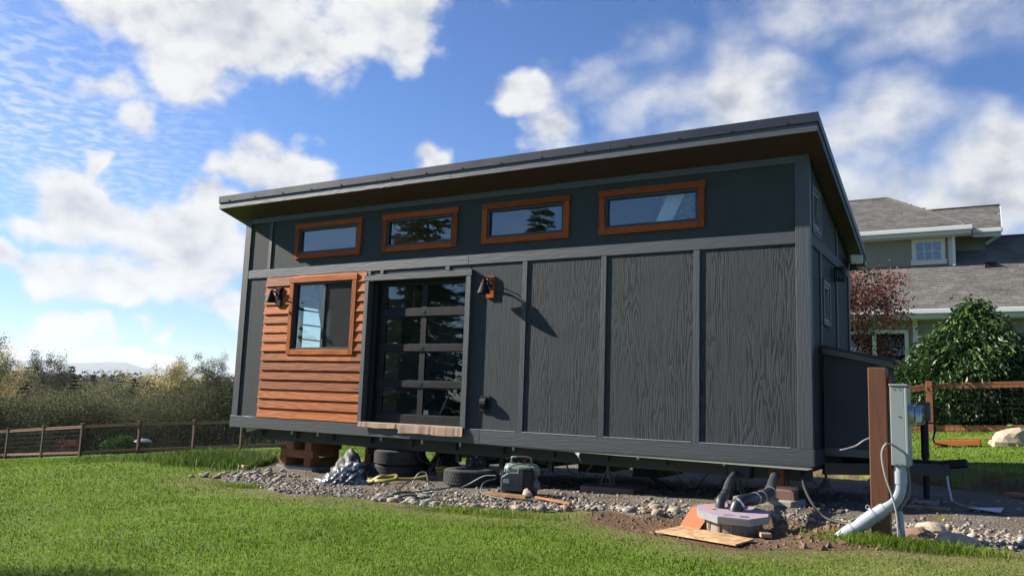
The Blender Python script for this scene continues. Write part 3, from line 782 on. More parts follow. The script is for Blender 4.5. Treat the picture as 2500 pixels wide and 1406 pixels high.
# windows on the long wall
def window(x0, x1, z0, z1, trimmat, slider=False, deep=True):
    """x0..z1 outer edge of the timber casing"""
    c = M['cedar_deep'] if deep else M['cedar']; cz = M['cedar_deep_z'] if deep else M['cedar_z']
    t, y0 = .082, -.014 if deep else -.036
    fr = MB(); a, b, p, q = x0 + t, x1 - t, z0 + t, z1 - t - .003
    w_ = .034
    for bx in ((a, b, p, p + w_), (a, b, q - w_, q), (a, a + w_, p + w_, q - w_), (b - w_, b, p + w_, q - w_)):
        fr.box(bx[0], bx[1], -.006 if not deep else .004, .085, bx[2], bx[3])
    if slider:
        mid = (a + b) / 2 + .02
        fr.box(mid - .028, mid + .028, .000, .07, p + w_, q - w_)
    wn = fr.build('window', M['vinyl'], H, bevel=.003)
    MB().box(x0 - .012, x1 + .012, y0 - .004, .021, z1 - t, z1 + .004).build('casing', c, wn, bevel=.003)
    MB().box(x0 + t + .001, x1 - t - .001, y0, .021, z0, z0 + t).build('casing', c, wn, bevel=.003)
    MB().box(x0, x0 + t, y0, .021, z0, z1 - t - .001).build('casing', cz, wn, bevel=.003)
    MB().box(x1 - t, x1, y0, .021, z0, z1 - t - .001).build('casing', cz, wn, bevel=.003)
    if slider:
        MB().box(a + w_, mid - .028, .040, .046, p + w_, q - w_).build('pane', M['glass'], wn)
        MB().box(mid + .028, b - w_, .050, .056, p + w_, q - w_).build('pane', M['glass'], wn)
        MB().box(mid + .028, b - w_, .020, .0215, p + w_, q - w_).build('insect_screen', M['screen'], wn)
    else:
        MB().box(a + w_, b - w_, .042, .048, p + w_, q - w_).build('pane', M['glass'], wn)
    return wn
def screen_mat():
    m_ = bpy.data.materials.new('insect_screen'); m_.use_nodes = True
    nt = m_.node_tree; nt.nodes.clear(); out = nt.nodes.new('ShaderNodeOutputMaterial')
    d = node(nt, 'ShaderNodeBsdfDiffuse', ins={0: (.055, .055, .056, 1)}); t = node(nt, 'ShaderNodeBsdfTransparent')
    nz = node(nt, 'ShaderNodeTexNoise', ins={'Vector': pos(nt), 'Scale': 25.0}).outputs[0]
    mx = node(nt, 'ShaderNodeMixShader', ins={0: math_(nt, 'MULTIPLY_ADD', nz, .2, .22), 1: d.outputs[0], 2: t.outputs[0]})
    nt.links.new(mx.outputs[0], out.inputs[0]); return m_
M['screen'] = screen_mat()
for a, b in UPW: window(a, b, *UZ, None)
window(*lw_out[:2], *lw_out[2:], None, slider=True, deep=False)

# glazed overhead door in a deep dark frame
DX0, DX1, DZ0, DZ1 = 2.835, 4.602, .20, 2.30
board('door_jamb', 2.760, 2.834, .187, 2.298, 'trim_z', -.045, .16)
board('door_jamb', 4.603, 4.688, .187, 2.298, 'trim_z', -.045, .16)
board('door_head', 2.745, 4.700, 2.299, 2.385, 'trim', -.050, .16)
colx = [(3.06, 3.72), (3.815, 4.48)]
rows = [(.345, .715), (.835, 1.240), (1.365, 1.757), (1.895, 2.225)]
dm = MB()
ex = [2.84, 3.06, 3.72, 3.815, 4.48, 4.598]
for (a, b, c, d) in holes(2.84, 4.598, .19, 2.296, [(x0, x1, z0, z1) for x0, x1 in colx for z0, z1 in rows]):
    dm.box(a, b, .135, .175, c, d)
door = dm.build('overhead_door', M['black'], H)
for z0, z1 in ((.19, .345), (.715, .835), (1.24, 1.365), (1.757, 1.895), (2.225, 2.296)):
    MB().box(2.842, 4.596, .118, .1345, z0 + .012, z1 - .012).build('rail', M['black'], door, bevel=.004)
for x0, x1 in colx:
    for z0, z1 in rows:
        MB().box(x0, x1, .150, .156, z0, z1).build('pane', M['glass_door'], door)
for z in (.78, 1.30, 1.826):
    MB().box(3.74, 3.80, .112, .117, z - .02, z + .02).build('hinge', M['black'], door, bevel=.002)
MB().box(2.842, 2.93, .06, .116, .19, 2.29).build('door_track', M['black'], door, bevel=.004)
MB().box(2.82, 4.60, -.02, .16, .1855, .199).build('door_sill', M['trim'], H)

# roof
y0, y1 = -.45, 3.12
def slab(ya, yb, dz0, dz1, x0, x1):   # heights measured from the soffit plane
    return MB().prism([(x0, ya, zs(ya) + dz0), (x0, yb, zs(yb) + dz0), (x0, yb, zs(yb) + dz1), (x0, ya, zs(ya) + dz1)], (x1 - x0, 0, 0))
slab(y0 + .022, y1 - .02, .008, .19, -.155, 9.355).build('roof_deck', M['roofmetal'], H)
slab(y0 + .02, -.0, .0, .0075, -.158, 9.358).build('soffit', M['soffit'], H)
slab(W, y1 - .02, .0, .0075, -.158, 9.358).build('soffit', M['soffit'], H)
slab(-.0, W, .0, .0075, 9.205, 9.358).build('soffit', M['soffit'], H)
slab(-.0, W, .0, .0075, -.158, -.005).build('soffit', M['soffit'], H)
zf = zs(y0)
MB().box(-.18, 4.55, y0, y0 + .02, zf - .005, zf + .10).build('fascia_board', M['trim'], H, bevel=.002)
MB().box(4.553, 9.38, y0, y0 + .02, zf - .005, zf + .10).build('fascia_board', M['trim'], H, bevel=.002)
for a, b in ((-.192, 3.25), (3.254, 6.95), (6.954, 9.392)):
    mb = MB(); mb.prism([(a, y0 - .020, zf + .098), (a, y0 - .008, zf + .104), (a, y0 - .008, zf + .207), (a, y0 + .30, zf + .207 - .079), (a, y0 + .30, zf + .200 - .079), (a, y0 - .001, zf + .200), (a, y0 - .001, zf + .098)], (b - a, 0, 0))
    ed = mb.build('metal_roof_edge', M['roofmetal'], H)
    x = a + .25
    while x < b - .1:
        MB().cyl((x, y0 - .024, zf + .122), (x, y0 - .007, zf + .122), .009, n=6).build('screw', M['roofmetal'], ed)
        x += .62
def slope_strip(xa, xb, ya, yb, d0, d1):
    return MB().prism([(xa, ya, zs(ya) + d0), (xa, yb, zs(yb) + d0), (xa, yb, zs(yb) + d1), (xa, ya, zs(ya) + d1)], (xb - xa, 0, 0))
slope_strip(9.36, 9.38, y0 + .021, y1, -.005, .10).build('rake_board', M['trim_y'], H, bevel=.002)
slope_strip(9.378, 9.392, y0 - .006, y1 + .03, .101, .204).build('metal_rake_edge', M['roofmetal'], H)
slope_strip(-.18, -.16, y0 + .021, y1, -.005, .10).build('rake_board', M['trim_y'], H)
slope_strip(-.192, -.178, y0 - .006, y1 + .03, .101, .204).build('metal_rake_edge', M['roofmetal'], H)
MB().box(-.18, 9.38, y1, y1 + .09, zs(y1) + .03, zs(y1) + .13).build('gutter', M['white_trim'], H, bevel=.01)
slab(y0 + .02, y1 + .02, .195, .203, -.178, 9.378).build('roof_sheet', M['roofmetal'], H)
for k in range(22):
    x = -.1 + k * .43
    slab(y0 + .06, y1, .203, .232, x, x + .012).build('standing_seam', M['roofmetal'], H)

# right-hand end wall
def epanel(pts, mat='ply_smooth', x0=9.155, x1=9.18): return MB().prism([(x0, y, z) for y, z in pts], (x1 - x0, 0, 0)).build('wall_panel', M[mat], H)
wy0, wy1, wz0, wz1 = .235, .635, 2.72, 3.12
epanel([(.02, 2.40), (wy0, 2.40), (wy0, zs(wy0)), (.02, zs(.02))])
epanel([(wy0, 2.40), (wy1, 2.40), (wy1, wz0), (wy0, wz0)])
epanel([(wy0, wz1), (wy1, wz1), (wy1, zs(wy1)), (wy0, zs(wy0))])
epanel([(wy1, 2.40), (1.84, 2.40), (1.84, zs(1.84)), (wy1, zs(wy1))])
epanel([(1.842, 2.40), (W - .02, 2.40), (W - .02, zs(W - .02)), (1.842, zs(1.842))])
ly0, ly1, lz0, lz1 = .84, 1.19, 1.68, 2.10
epanel([(.02, .02), (.66, .02), (.66, 2.40), (.02, 2.40)])
epanel([(.662, .02), (ly0, .02), (ly0, 2.40), (.662, 2.40)])
epanel([(ly0, .02), (ly1, .02), (ly1, lz0), (ly0, lz0)])
epanel([(ly0, lz1), (ly1, lz1), (ly1, 2.40), (ly0, 2.40)])
epanel([(ly1, .02), (1.79, .02), (1.79, 2.40), (ly1, 2.40)])
epanel([(1.792, .02), (W - .02, .02), (W - .02, 2.40), (1.792, 2.40)])
def eboard(name, ya, yb, z0, z1, x1=9.2, mat='trim_z'): return MB().box(9.178, x1, ya, yb, z0, z1).build(name, M[mat], H, bevel=.003)
eboard('corner_board', .023, .11, .187, zs(.11), 9.202)
eboard('corner_board', W - .12, W, .187, zs(W), 9.202)
eboard('band_board', .111, W - .121, 2.462, 2.60, 9.2, 'trim_y')
eboard('skirt_board', -.021, W, .0, .184, 9.222, 'trim_y')
eboard('batten', 1.81, 1.875, 2.602, zs(1.87)); eboard('batten', .63, .70, .187, 2.46); eboard('batten', 1.755, 1.825, .187, 2.46)
def ewindow(ya, yb, z0, z1, t=.06):
    mb = MB()
    for a, b, c, d in ((ya, yb, z0, z0 + t), (ya, yb, z1 - t, z1), (ya, ya + t, z0 + t, z1 - t), (yb - t, yb, z0 + t, z1 - t)):
        mb.box(9.16, 9.207, a, b, c, d)
    wn = mb.build('window', M['trim_z'], H, bevel=.003)
    fr = MB(); w_ = .03; a, b, p, q = ya + t, yb - t, z0 + t, z1 - t
    for bx in ((a, b, p, p + w_), (a, b, q - w_, q), (a, a + w_, p + w_, q - w_), (b - w_, b, p + w_, q - w_)):
        fr.box(9.14, 9.195, bx[0], bx[1], bx[2], bx[3])
    fr.build('frame', M['steel'], wn, bevel=.002)
    MB().box(9.165, 9.170, a + w_, b - w_, p + w_, q - w_).build('pane', M['glass'], wn)
ewindow(.17, .70, 2.655, 3.185)
ewindow(.78, 1.25, 1.615, 2.165)
MB().box(9.172, 9.206, .165, .705, 2.60, 2.654).build('window_apron', M['trim_y'], H, bevel=.002)
# plain left and back walls (with openings that let daylight through)
mb = MB()
for a, b, c, d in holes(.05, W - .01, .02, zs(W), [(.75, 2.15, 1.05, 2.15)]): mb.box(.0, .03, a, b, c, d)
mb.prism([(0, .05, zs(W)), (0, W - .01, zs(W)), (0, .05, zs(.05))], (.03, 0, 0))
mb.build('wall_panel', M['ply'], H)
MB().box(.012, .018, .75, 2.15, 1.05, 2.15).build('pane', M['glass'], H)
BW = [(3.2, 4.2, 1.15, 2.05), (6.9, 8.5, 2.0, 2.6)]
mb = MB()
for a, b, c, d in holes(.03, 9.15, .02, zs(W), BW): mb.box(a, b, W - .04, W - .01, c, d)
mb.build('wall_panel', M['ply'], H)
for a, b, c, d in BW:
    MB().box(a, b, W - .028, W - .022, c, d).build('pane', M['glass'], H)
# inside: floor, lining, ceiling
MB().box(.03, 9.15, .05, W - .04, .10, .16).build('floor', M['plyinside'], H)
mb = MB()
for a, b, c, d in holes(.035, 9.14, .16, zs(W) - .02, BW): mb.box(a, b, W - .075, W - .045, c, d)
mb.build('interior_wall', M['interior'], H)
slab(.05, W - .04, -.06, -.03, .03, 9.15).build('ceiling', M['interior'], H)
mb = MB()
for a, b, c, d in holes(.06, W - .08, .16, zs(W) - .05, [(.75, 2.15, 1.05, 2.15)]): mb.box(.031, .05, a, b, c, d)
mb.build('interior_wall', M['interior'], H)
MB().box(2.72, 2.76, .9, W - .08, .16, 2.6).build('partition', M['interior'], H)
MB().box(6.3, 6.34, .06, W - .08, .16, 2.55).build('partition', M['interior'], H)
MB().box(4.75, 9.14, .06, W - .08, 2.40, 2.45).build('loft_floor', M['plyinside'], H)
# trailer frame under the floor
for yy in (.24, W - .28):
    mb = MB(); mb.box(.35, 9.15, yy, yy + .012, -.165, -.004).box(.35, 9.15, yy, yy + .07, -.180, -.166).box(.35, 9.15, yy, yy + .07, -.003, .009 if yy > 1 else -.0005)
    mb.build('chassis_rail', M['chassis'], H)
for k in range(12):
    x = .5 + k * .77
    MB().box(x, x + .05, .18, W - .19, -.12, -.02).build('crossmember', M['chassis'], H)
MB().box(.02, 9.18, .03, W - .03, -.002, .018).build('belly_sheet', M['chassis'], H)
for x in (1.35, 1.9, 3.15, 3.9, 4.55, 5.4, 7.15, 8.2):
    MB().box(x, x + .03, .035, .050, -.06, -.003).build('strap_bracket', M['galv'], H)
MB().prism([(6.32, .0, .0), (6.42, .0, .0), (6.40, -.02, -.06), (6.44, -.03, -.15), (6.41, -.02, -.09), (6.35, -.01, -.04)], (.002, .012, 0)).build('loose_flashing', M['galv'], H)
# tongue at the right end: A-frame, coupler, jack
mb = MB(); mb.bar((9.2, .6, -.05), (10.42, 1.38, -.02), .07, .13); mb.bar((9.2, 2.2, -.05), (10.42, 1.44, -.02), .07, .13)
ton = mb.build('tongue_frame', M['chassis'], H)
MB().box(9.25, 10.38, 1.30, 1.50, .035, .075).build('tongue_plate', M['black'], H)
MB().bar((10.35, 1.4, .03), (10.62, 1.36, .07), .09, .10).build('coupler', M['black'], H, bevel=.02)
# utility closet standing on the tongue
CB0, CB1 = 9.225, 9.80
MB().box(CB0, CB1, .55, 2.3, .10, 1.12).build('utility_closet', M['ply_smooth'], H)
MB().box(CB1 - .08, CB1 + .02, .528, .549, .10, 1.12).build('closet_board', M['trim_z'], H, bevel=.003)
MB().box(CB0, CB1 - .081, .53, .549, .10, .19).build('closet_board', M['trim'], H, bevel=.003)
MB().prism([(CB0, .50, 1.33), (9.96, .50, 1.165), (9.96, .50, 1.10), (CB0, .50, 1.26)], (0, .02, 0)).build('closet_fascia', M['trim'], H)
MB().prism([(CB0, .44, 1.352), (9.99, .44, 1.185), (9.99, .44, 1.165), (CB0, .44, 1.332)], (0, 1.95, 0)).build('closet_roof', M['roofmetal'], H)
MB().prism([(CB0, .551, 1.12), (CB1, .551, 1.12), (CB1, .551, 1.16), (CB0, .551, 1.30)], (0, 1.74, 0)).build('closet_gable', M['ply_smooth'], H)

# wheels still on the axles
def axle(x):
    MB().cyl((x, .25, -.30), (x, W - .25, -.30), .035, n=10).build('axle', M['chassis'], H, smooth=True)
    for yy, s_ in ((.42, -1), (W - .42, 1)):
        d = MB().lathe([(.001, -.05), (.165, -.05), (.172, -.02), (.172, .05), (.06, .06), (.001, .06)], (x, yy, -.30), (0, s_, 0), 28).build('brake_drum', M['hub'], H, smooth=True)
        if s_ < 0:
            MB().lathe([(.001, .05), (.042, .05), (.038, .11), (.02, .125), (.001, .125)], (x, yy, -.30), (0, s_, 0), 16).build('hub_cap', M['steel'], d, smooth=True)
            for k in range(6):
                a = k * math.pi / 3 + .3
                MB().cyl((x + .095 * math.cos(a), yy - .06, -.30 + .095 * math.sin(a)), (x + .095 * math.cos(a), yy - .085, -.30 + .095 * math.sin(a)), .011, n=8).build('wheel_stud', M['galv'], d)
    MB().box(x - .30, x + .30, .44, .50, -.24, -.20).build('leaf_spring', M['chassis'], H)
for x in (4.62, 5.40): axle(x)
MB().box(4.98, 5.05, .40, .46, -.33, -.10).build('spring_hanger', M['chassis'], H)
MB().box(4.25, 4.32, .40, .46, -.30, -.10).build('spring_hanger', M['chassis'], H)
MB().box(5.74, 5.81, .40, .46, -.34, -.10).build('spring_hanger', M['chassis'], H)

for (p0, p1) in (((3.95, .40, -.17), (3.45, .85, -.56)), ((6.9, .5, -.17), (7.35, .9, -.50)), ((7.9, 2.2, -.17), (7.5, 2.5, -.48))):
    MB().bar(p0, p1, .045, .045).build('stabiliser_leg', M['black'], H)
    MB().box(p1[0] - .06, p1[0] + .06, p1[1] - .05, p1[1] + .05, p1[2] - .03, p1[2] - .005).build('stabiliser_foot', M['chassis'], H)
for x in (3.0, 3.62, 6.05, 7.55, 8.85):
    MB().tube([(x, .3, -.14), (x + .05, .32, -.30), (x + .22, .34, -.36), (x + .42, .3, -.16)], .012, 6).build('hanging_cable', M['wire'], H)
for x in (2.2, 5.95, 6.75):
    MB().box(x, x + .35, .9, 1.9, -.34, -.17).build('belly_box', M['black'], H)

# jack of the tongue
JX, JY = 10.19, 1.38
J = thing('tongue_jack', 'black trailer tongue jack with crank handle standing on pale block', 'trailer jack', (JX, JY, gz(JX, JY)))
MB().cyl((JX, JY, -.36), (JX, JY, .50), .034, n=14).build('tube', M['black'], J, smooth=True)
MB().cyl((JX, JY, .10), (JX, JY, .52), .043, n=14).build('sleeve', M['black'], J, smooth=True)
MB().box(JX - .07, JX + .07, JY - .06, JY + .06, .52, .74).build('head', M['shroud'], J, bevel=.015)
MB().tube([(JX + .04, JY - .03, .50), (JX + .10, JY - .05, .505), (JX + .12, JY - .06, .44), (JX + .09, JY - .06, .32), (JX + .11, JY - .06, .27), (JX + .24, JY - .06, .255)], .010, 8).build('crank_handle', M['black'], J, smooth=True)
MB().box(JX - .09, JX + .09, JY - .09, JY + .09, gz(JX, JY) + .0, -.36).build('foot_plate', M['chassis'], J)
b_ = MB().box(JX - .13, JX + .13, JY - .18, JY - .10, gz(JX, JY) - .01, gz(JX, JY) + .055).build('concrete_pad', M['concrete'], bevel=.004)
tag(b_, 'small pale block lying at foot of black tongue jack', 'block')
# safety chain as a loose rope of links hanging from the tongue
MB().tube([(10.40, 1.36, -.02), (10.42, 1.34, -.2), (10.45, 1.30, -.36), (10.55, 1.20, gz(10.55, 1.2) + .02), (10.7, 1.12, gz(10.7, 1.12) + .02)], .012, 6).build('safety_chain', M['galv'], H)

# ------------------------------------------------------------------ things fixed to the house
def wall_lamp(x, z, label, ywall, block):
    t = thing('wall_lamp', label, 'wall lamp', (x, ywall, z), group='gooseneck lamps on the long wall')
    yb = ywall
    MB().box(x - .01, x + .115, yb - .035, yb + .03 if ywall < 0 else yb + .02, z - .14, z + .165).build('mounting_block', M[block], t, bevel=.004)
    MB().box(x + .015, x + .09, yb - .046, yb - .0355, z - .02, z + .15).build('backplate', M['lampblack'], t, bevel=.003)
    xa = x + .052
    MB().tube([(xa, yb - .04, z + .02), (xa, yb - .09, z + .075), (xa, yb - .14, z + .085), (xa, yb - .175, z + .065)], [.014, .014, .013, .013], 10).build('arm', M['lampblack'], t, smooth=True)
    MB().tube([(xa - .01, yb - .04, z + .10), (xa - .01, yb - .12, z + .145), (xa - .01, yb - .175, z + .095)], .004, 6).build('stay', M['lampblack'], t)
    MB().tube([(xa + .01, yb - .04, z + .10), (xa + .01, yb - .12, z + .145), (xa + .01, yb - .175, z + .095)], .004, 6).build('stay', M['lampblack'], t)
    s_ = MB().lathe([(.012, .105), (.020, .10), (.022, .075), (.034, .06), (.095, -.095), (.092, -.095), (.030, .055), (.010, .08)], (xa, yb - .185, z), (0, 0, 1), 28).build('shade', M['lampblack'], t, smooth=True)
    MB().lathe([(.001, .03), (.022, .02), (.030, -.02), (.02, -.05), (.001, -.055)], (xa, yb - .185, z), (0, 0, 1), 12).build('bulb', M['white'], s_, smooth=True)
wall_lamp(.885, 2.115, 'black cone wall lamp on orange lap siding left of slider window', -.016, 'lampblack')
wall_lamp(4.935, 2.115, 'black cone wall lamp on rust block right of glazed door', .02, 'cedar_deep_z')
t = thing('outlet_cover', 'black weatherproof outlet cover low on wall right of glazed door', 'outlet', (4.97, .02, .43))
MB().box(4.89, 5.05, -.008, .0205, .43, .64).build('backplate', M['black'], t, bevel=.004)
MB().prism([(4.915, -.009, .46), (4.915, -.05, .48), (4.915, -.075, .53), (4.915, -.07, .59), (4.915, -.04, .615), (4.915, -.009, .62)], (.10, 0, 0)).build('bubble_cover', M['black'], t, bevel=.008)
t = thing('floodlight', 'white motion floodlight high on the end wall near back corner', 'floodlight', (9.2, 2.55, 2.60))
MB().box(9.201, 9.24, 2.48, 2.62, 2.55, 2.70).build('base', M['black'], t, bevel=.01)
MB().tube([(9.235, 2.55, 2.64), (9.29, 2.53, 2.66), (9.31, 2.5, 2.66)], .018, 8).build('arm', M['black'], t)
MB().obox((9.345, 2.44, 2.665), (.075, .03, 0), (-.012, .03, .012), (0, -.025, .055)).build('lamp_head', M['flood'], t, bevel=.012)
MB().obox((9.30, 2.52, 2.57), (.04, .02, 0), (-.01, .03, 0), (0, 0, .04)).build('sensor', M['black'], t, bevel=.01)
t = thing('porch_lamp', 'black boxy lantern on the end wall above small window', 'wall lamp', (9.2, 1.55, 2.26))
MB().box(9.201, 9.225, 1.50, 1.60, 2.22, 2.42).build('backplate', M['black'], t, bevel=.004)
MB().box(9.226, 9.34, 1.47, 1.63, 2.395, 2.415).build('hood', M['black'], t, bevel=.003)
for dx, dy in ((9.235, 1.48), (9.32, 1.48), (9.235, 1.61), (9.32, 1.61)):
    MB().box(dx, dx + .012, dy, dy + .012, 2.255, 2.394).build('bar', M['black'], t)
MB().box(9.245, 9.312, 1.492, 1.606, 2.262, 2.39).build('lantern_glass', M['glass_door'], t)
MB().box(9.23, 9.336, 1.476, 1.626, 2.24, 2.254).build('lantern_base', M['black'], t)
# brown paper laid over the sill
def paper(x0, x1, droop, label, seed):
    rng = np.random.default_rng(seed); n = 28
    xs = np.linspace(x0, x1, n)
    prof = [(.10, .2045), (-.02, .205), (-.054, .2045), (-.058, .198), (-.060, .165), (-.063, .205 - droop)]
    V = []
    for i, x in enumerate(xs):
        wv = .005 * math.sin(i * .31 + seed) + .0015 * rng.normal()
        for j, (yy, z) in enumerate(prof):
            k = j / 5
            V.append((x, yy - abs(wv) * k * 1.5, max(z, .2045 if j < 3 else -1) + wv * k * (1 if j > 2 else 0)))
    m_ = len(prof)
    F = [(i * m_ + j, (i + 1) * m_ + j, (i + 1) * m_ + j + 1, i * m_ + j + 1) for i in range(n - 1) for j in range(m_ - 1)]
    mb = MB(); mb.add(V, F); o = mb.build('paper_sheet', M['paper'])
    md = o.modifiers.new('thick', 'SOLIDIFY'); md.thickness = .0015
    tag(o, label, 'paper', 'brown paper sheets over the door sill')
paper(2.80, 3.62, .075, 'curled brown paper strip over left half of glazed door sill', 1)
paper(3.56, 4.66, .125, 'wide brown paper flap hanging over right half of glazed door sill', 5)

# ------------------------------------------------------------------ seen through the glass
t = thing('ladder', 'dark loft ladder inside behind left half of the slider window', 'ladder', (.5, 1.4, .16))
lA, lB = (Vector((.42, 1.02, .16)), Vector((.30, 1.10, 2.9))), (Vector((.42, 2.05, .16)), Vector((.30, 1.35, 2.9)))
for p0, p1 in (lA, lB):
    MB().bar(p0, p1, .05, .07, (0, 1, 0)).build('rail', M['black'], t)
for k in range(9):
    f = .12 + k * .095
    MB().bar(lA[0].lerp(lA[1], f), lB[0].lerp(lB[1], f), .06, .022).build('rung', M['black'], t)
o = MB().cyl((3.98, .235, .19), (4.36, .225, .95), .014, n=10).build('pole', M['white'], smooth=True); tag(o, 'white pole leaning inside behind bottom right door pane', 'pole')
o = MB().box(4.42, 4.60, .30, .34, .161, .78).build('wood_panel', M['plyinside']); tag(o, 'upright plywood panel inside behind bottom right door pane', 'panel')
o = MB().box(3.55, 4.70, 1.7, 2.2, .161, .95).build('counter', M['interior_dark']); tag(o, 'dark counter standing inside behind the glazed door', 'counter')
t = thing('stacked_boxes', 'pale boxes stacked on dark counter inside behind glazed door', 'boxes', (3.8, 1.85, .951))
MB().box(3.65, 3.90, 1.75, 1.98, .951, 1.16).build('box', M['paper'], t, bevel=.004)
MB().box(4.05, 4.45, 1.75, 2.05, .951, 1.10).build('box', M['shroud'], t, bevel=.004)
o = MB().box(3.3, 3.62, .55, .85, .161, .40).build('floor_boards', M['white']); tag(o, 'low pale stack on the floor inside behind bottom door panes', 'stack')
# curtain and plant in the right-hand loft window
mb = MB(); n = 24
V = []
for i in range(n):
    f = i / (n - 1); x = 7.14 + .22 * f; yy = .11 + .014 * math.sin(f * 40)
    V += [(x, yy, 2.46), (x + .42, yy, 3.36)]
mb.add(V, [(2 * i, 2 * i + 2, 2 * i + 3, 2 * i + 1) for i in range(n - 1)])
o = mb.build('curtain', M['white'], smooth=True); tag(o, 'pale pleated curtain drawn aslant in the rightmost loft window', 'curtain')
o.modifiers.new('thick', 'SOLIDIFY').thickness = .003

# ------------------------------------------------------------------ vegetation helpers
def leaves(C, size, rng, flat=0.0, aspect=.5, colf=None, dirs=None, droop=0.0):
    """leaf-shaped quads at points C; returns V, F, cols"""
    n = len(C); C = np.asarray(C)
    size = np.broadcast_to(np.asarray(size, float), (n,))
    d = rng.normal(size=(n, 3)) if dirs is None else dirs + .45 * rng.normal(size=(n, 3))
    d[:, 2] = d[:, 2] * (1 - flat) - droop
    d /= np.linalg.norm(d, axis=1)[:, None] + 1e-9
    u = np.cross(d, rng.normal(size=(n, 3))); u /= np.linalg.norm(u, axis=1)[:, None] + 1e-9
    nn = np.cross(d, u)
    a = d * size[:, None]; b = u * (size * aspect)[:, None]; c = nn * (size * .12)[:, None]
    V = np.stack([C - a * .5, C + b * .5 + c, C + a * .5, C - b * .5 + c], 1).reshape(-1, 3)
    F = np.arange(4 * n).reshape(n, 4)
    cols = np.repeat(colf, 4, axis=0) if colf is not None else None
    return V, F, cols

def pick(rng, n, pal, jit=.25):
    pal = np.array(pal); c = pal[rng.integers(0, len(pal), n)]
    return np.clip(c * (1 + jit * rng.normal(size=(n, 1))), .004, 1)

def skeleton(rng, h, spread, nl=9, lean=.1, start=.28, up_=.5):
    """trunk and limbs as point lists with radii; returns branches and tip points"""
    br = []; tips = []
    top = Vector((lean * h * rng.normal() * .5, lean * h * rng.normal() * .5, h))
    tr = [Vector((0, 0, -.3))] + [Vector((top.x * f + .03 * h * rng.normal(), top.y * f + .03 * h * rng.normal(), h * f)) for f in (.25, .5, .75, .95)]
    r0 = h * .016 + .02
    br.append((tr, [r0 * 1.25, r0, r0 * .75, r0 * .45, r0 * .15]))
    for k in range(nl):
        f = start + (.92 - start) * (k + rng.random()) / nl
        i = min(int(f * 4), 3); q = f * 4 - i
        b0 = tr[i].lerp(tr[i + 1], q)
        a = 2.4 * k + rng.normal() * .4
        ln = spread * (1.15 - .75 * abs(f - .45)) * (.75 + .5 * rng.random())
        dirv = Vector((math.cos(a), math.sin(a), up_ + .5 * f)).normalized()
        p1 = b0 + dirv * ln * .5; p2 = p1 + (dirv + Vector((0, 0, .25))).normalized() * ln * .5
        br.append(([b0, p1, p2], [r0 * .45 * (1.1 - f), r0 * .28 * (1.1 - f), r0 * .06]))
        tips += [p1, p2]
        for s_ in range(5):
            d2 = (dirv + Vector(rng.normal(size=3)) * .8).normalized()
            c0 = b0.lerp(p2, .30 + .15 * s_); c1 = c0 + d2 * ln * .42
            br.append(([c0, c0.lerp(c1, .5) + Vector((0, 0, .05)), c1], [r0 * .18, r0 * .11, r0 * .03])); tips.append(c1)
    tips.append(tr[-1])
    return br, tips

def tree_parts(seed, h, spread, nleaf, lsize, pal, clump=.5, nl=9, bark='bark', leafm='leaf', up_=.5, start=.28, per=None, lean=.1, aspect=.55):
    rng = np.random.default_rng(seed)
    br, tips = skeleton(rng, h, spread, nl, lean, start, up_)
    mb = MB()
    for pts, rs in br: mb.tube(pts, rs, 6 if rs[0] > .04 else 4, False)
    T = np.array([tuple(p) for p in tips]); idx = rng.integers(0, len(T), nleaf)
    C = T[idx] + rng.normal(size=(nleaf, 3)) * clump * np.array([1, 1, .8])
    ctone = np.clip(1 + .5 * rng.normal(size=len(T)), .35, 1.9)
    cols = pick(rng, nleaf, pal) * ctone[idx][:, None]
    V, F, c = leaves(C, lsize * (.7 + .6 * rng.random(nleaf)), rng, aspect=aspect, colf=cols)
    return mb, (V, F, c)

def make_tree(name, label, loc, parts, group=None, bark='bark', leafm='leaf', rz=0.0, sc=1.0):
    t = thing(name, label, 'tree', loc, rz, group)
    t.scale = (sc, sc, sc)
    mb, (V, F, c) = parts
    mb.build('trunk', M[bark], t, smooth=True, local=True)
    np_mesh('crown', V, F, M[leafm], c, parent=t)
    return t

def conifer_parts(seed, h, r, n_whorl=26, per=9, lsize=.3, pal=((.018, .034, .016), (.028, .048, .02), (.014, .026, .014)), start=.06):
    rng = np.random.default_rng(seed)
    mb = MB(); mb.tube([(0, 0, -.3), (0, 0, h * .5), (0, 0, h * .98)], [h * .016, h * .010, h * .001], 7, False)
    C = []; D = []
    for k in range(n_whorl):
        f = start + (1 - start) * (k / n_whorl) ** .9
        ln = r * (1 - f) ** .75 * (.75 + .4 * rng.random()) + .12
        for j in range(per):
            a = rng.random() * 2 * math.pi; l2 = ln * (.7 + .45 * rng.random())
            d = np.array([math.cos(a), math.sin(a), -.12 - .25 * (1 - f)])
            base = np.array([0, 0, h * f])
            m_ = max(3, int(l2 / lsize * 3.2))
            s_ = np.linspace(.15, 1, m_)
            P = base + d * (s_ * l2)[:, None]; P[:, 2] += .10 * l2 * s_ ** 2 - 0
            P = np.concatenate([P, P + rng.normal(size=P.shape) * .06 * l2])
            C.append(P); D.append(np.repeat(d[None], len(P), 0))
    C = np.concatenate(C); D = np.concatenate(D)
    cols = pick(rng, len(C), pal)
    V, F, c = leaves(C, lsize * (.6 + .8 * rng.random(len(C))), rng, aspect=.3, colf=cols, dirs=D)
    return mb, (V, F, c)

def polar(az, d): return CAM.x + math.cos(R(az)) * d, CAM.y + math.sin(R(az)) * d

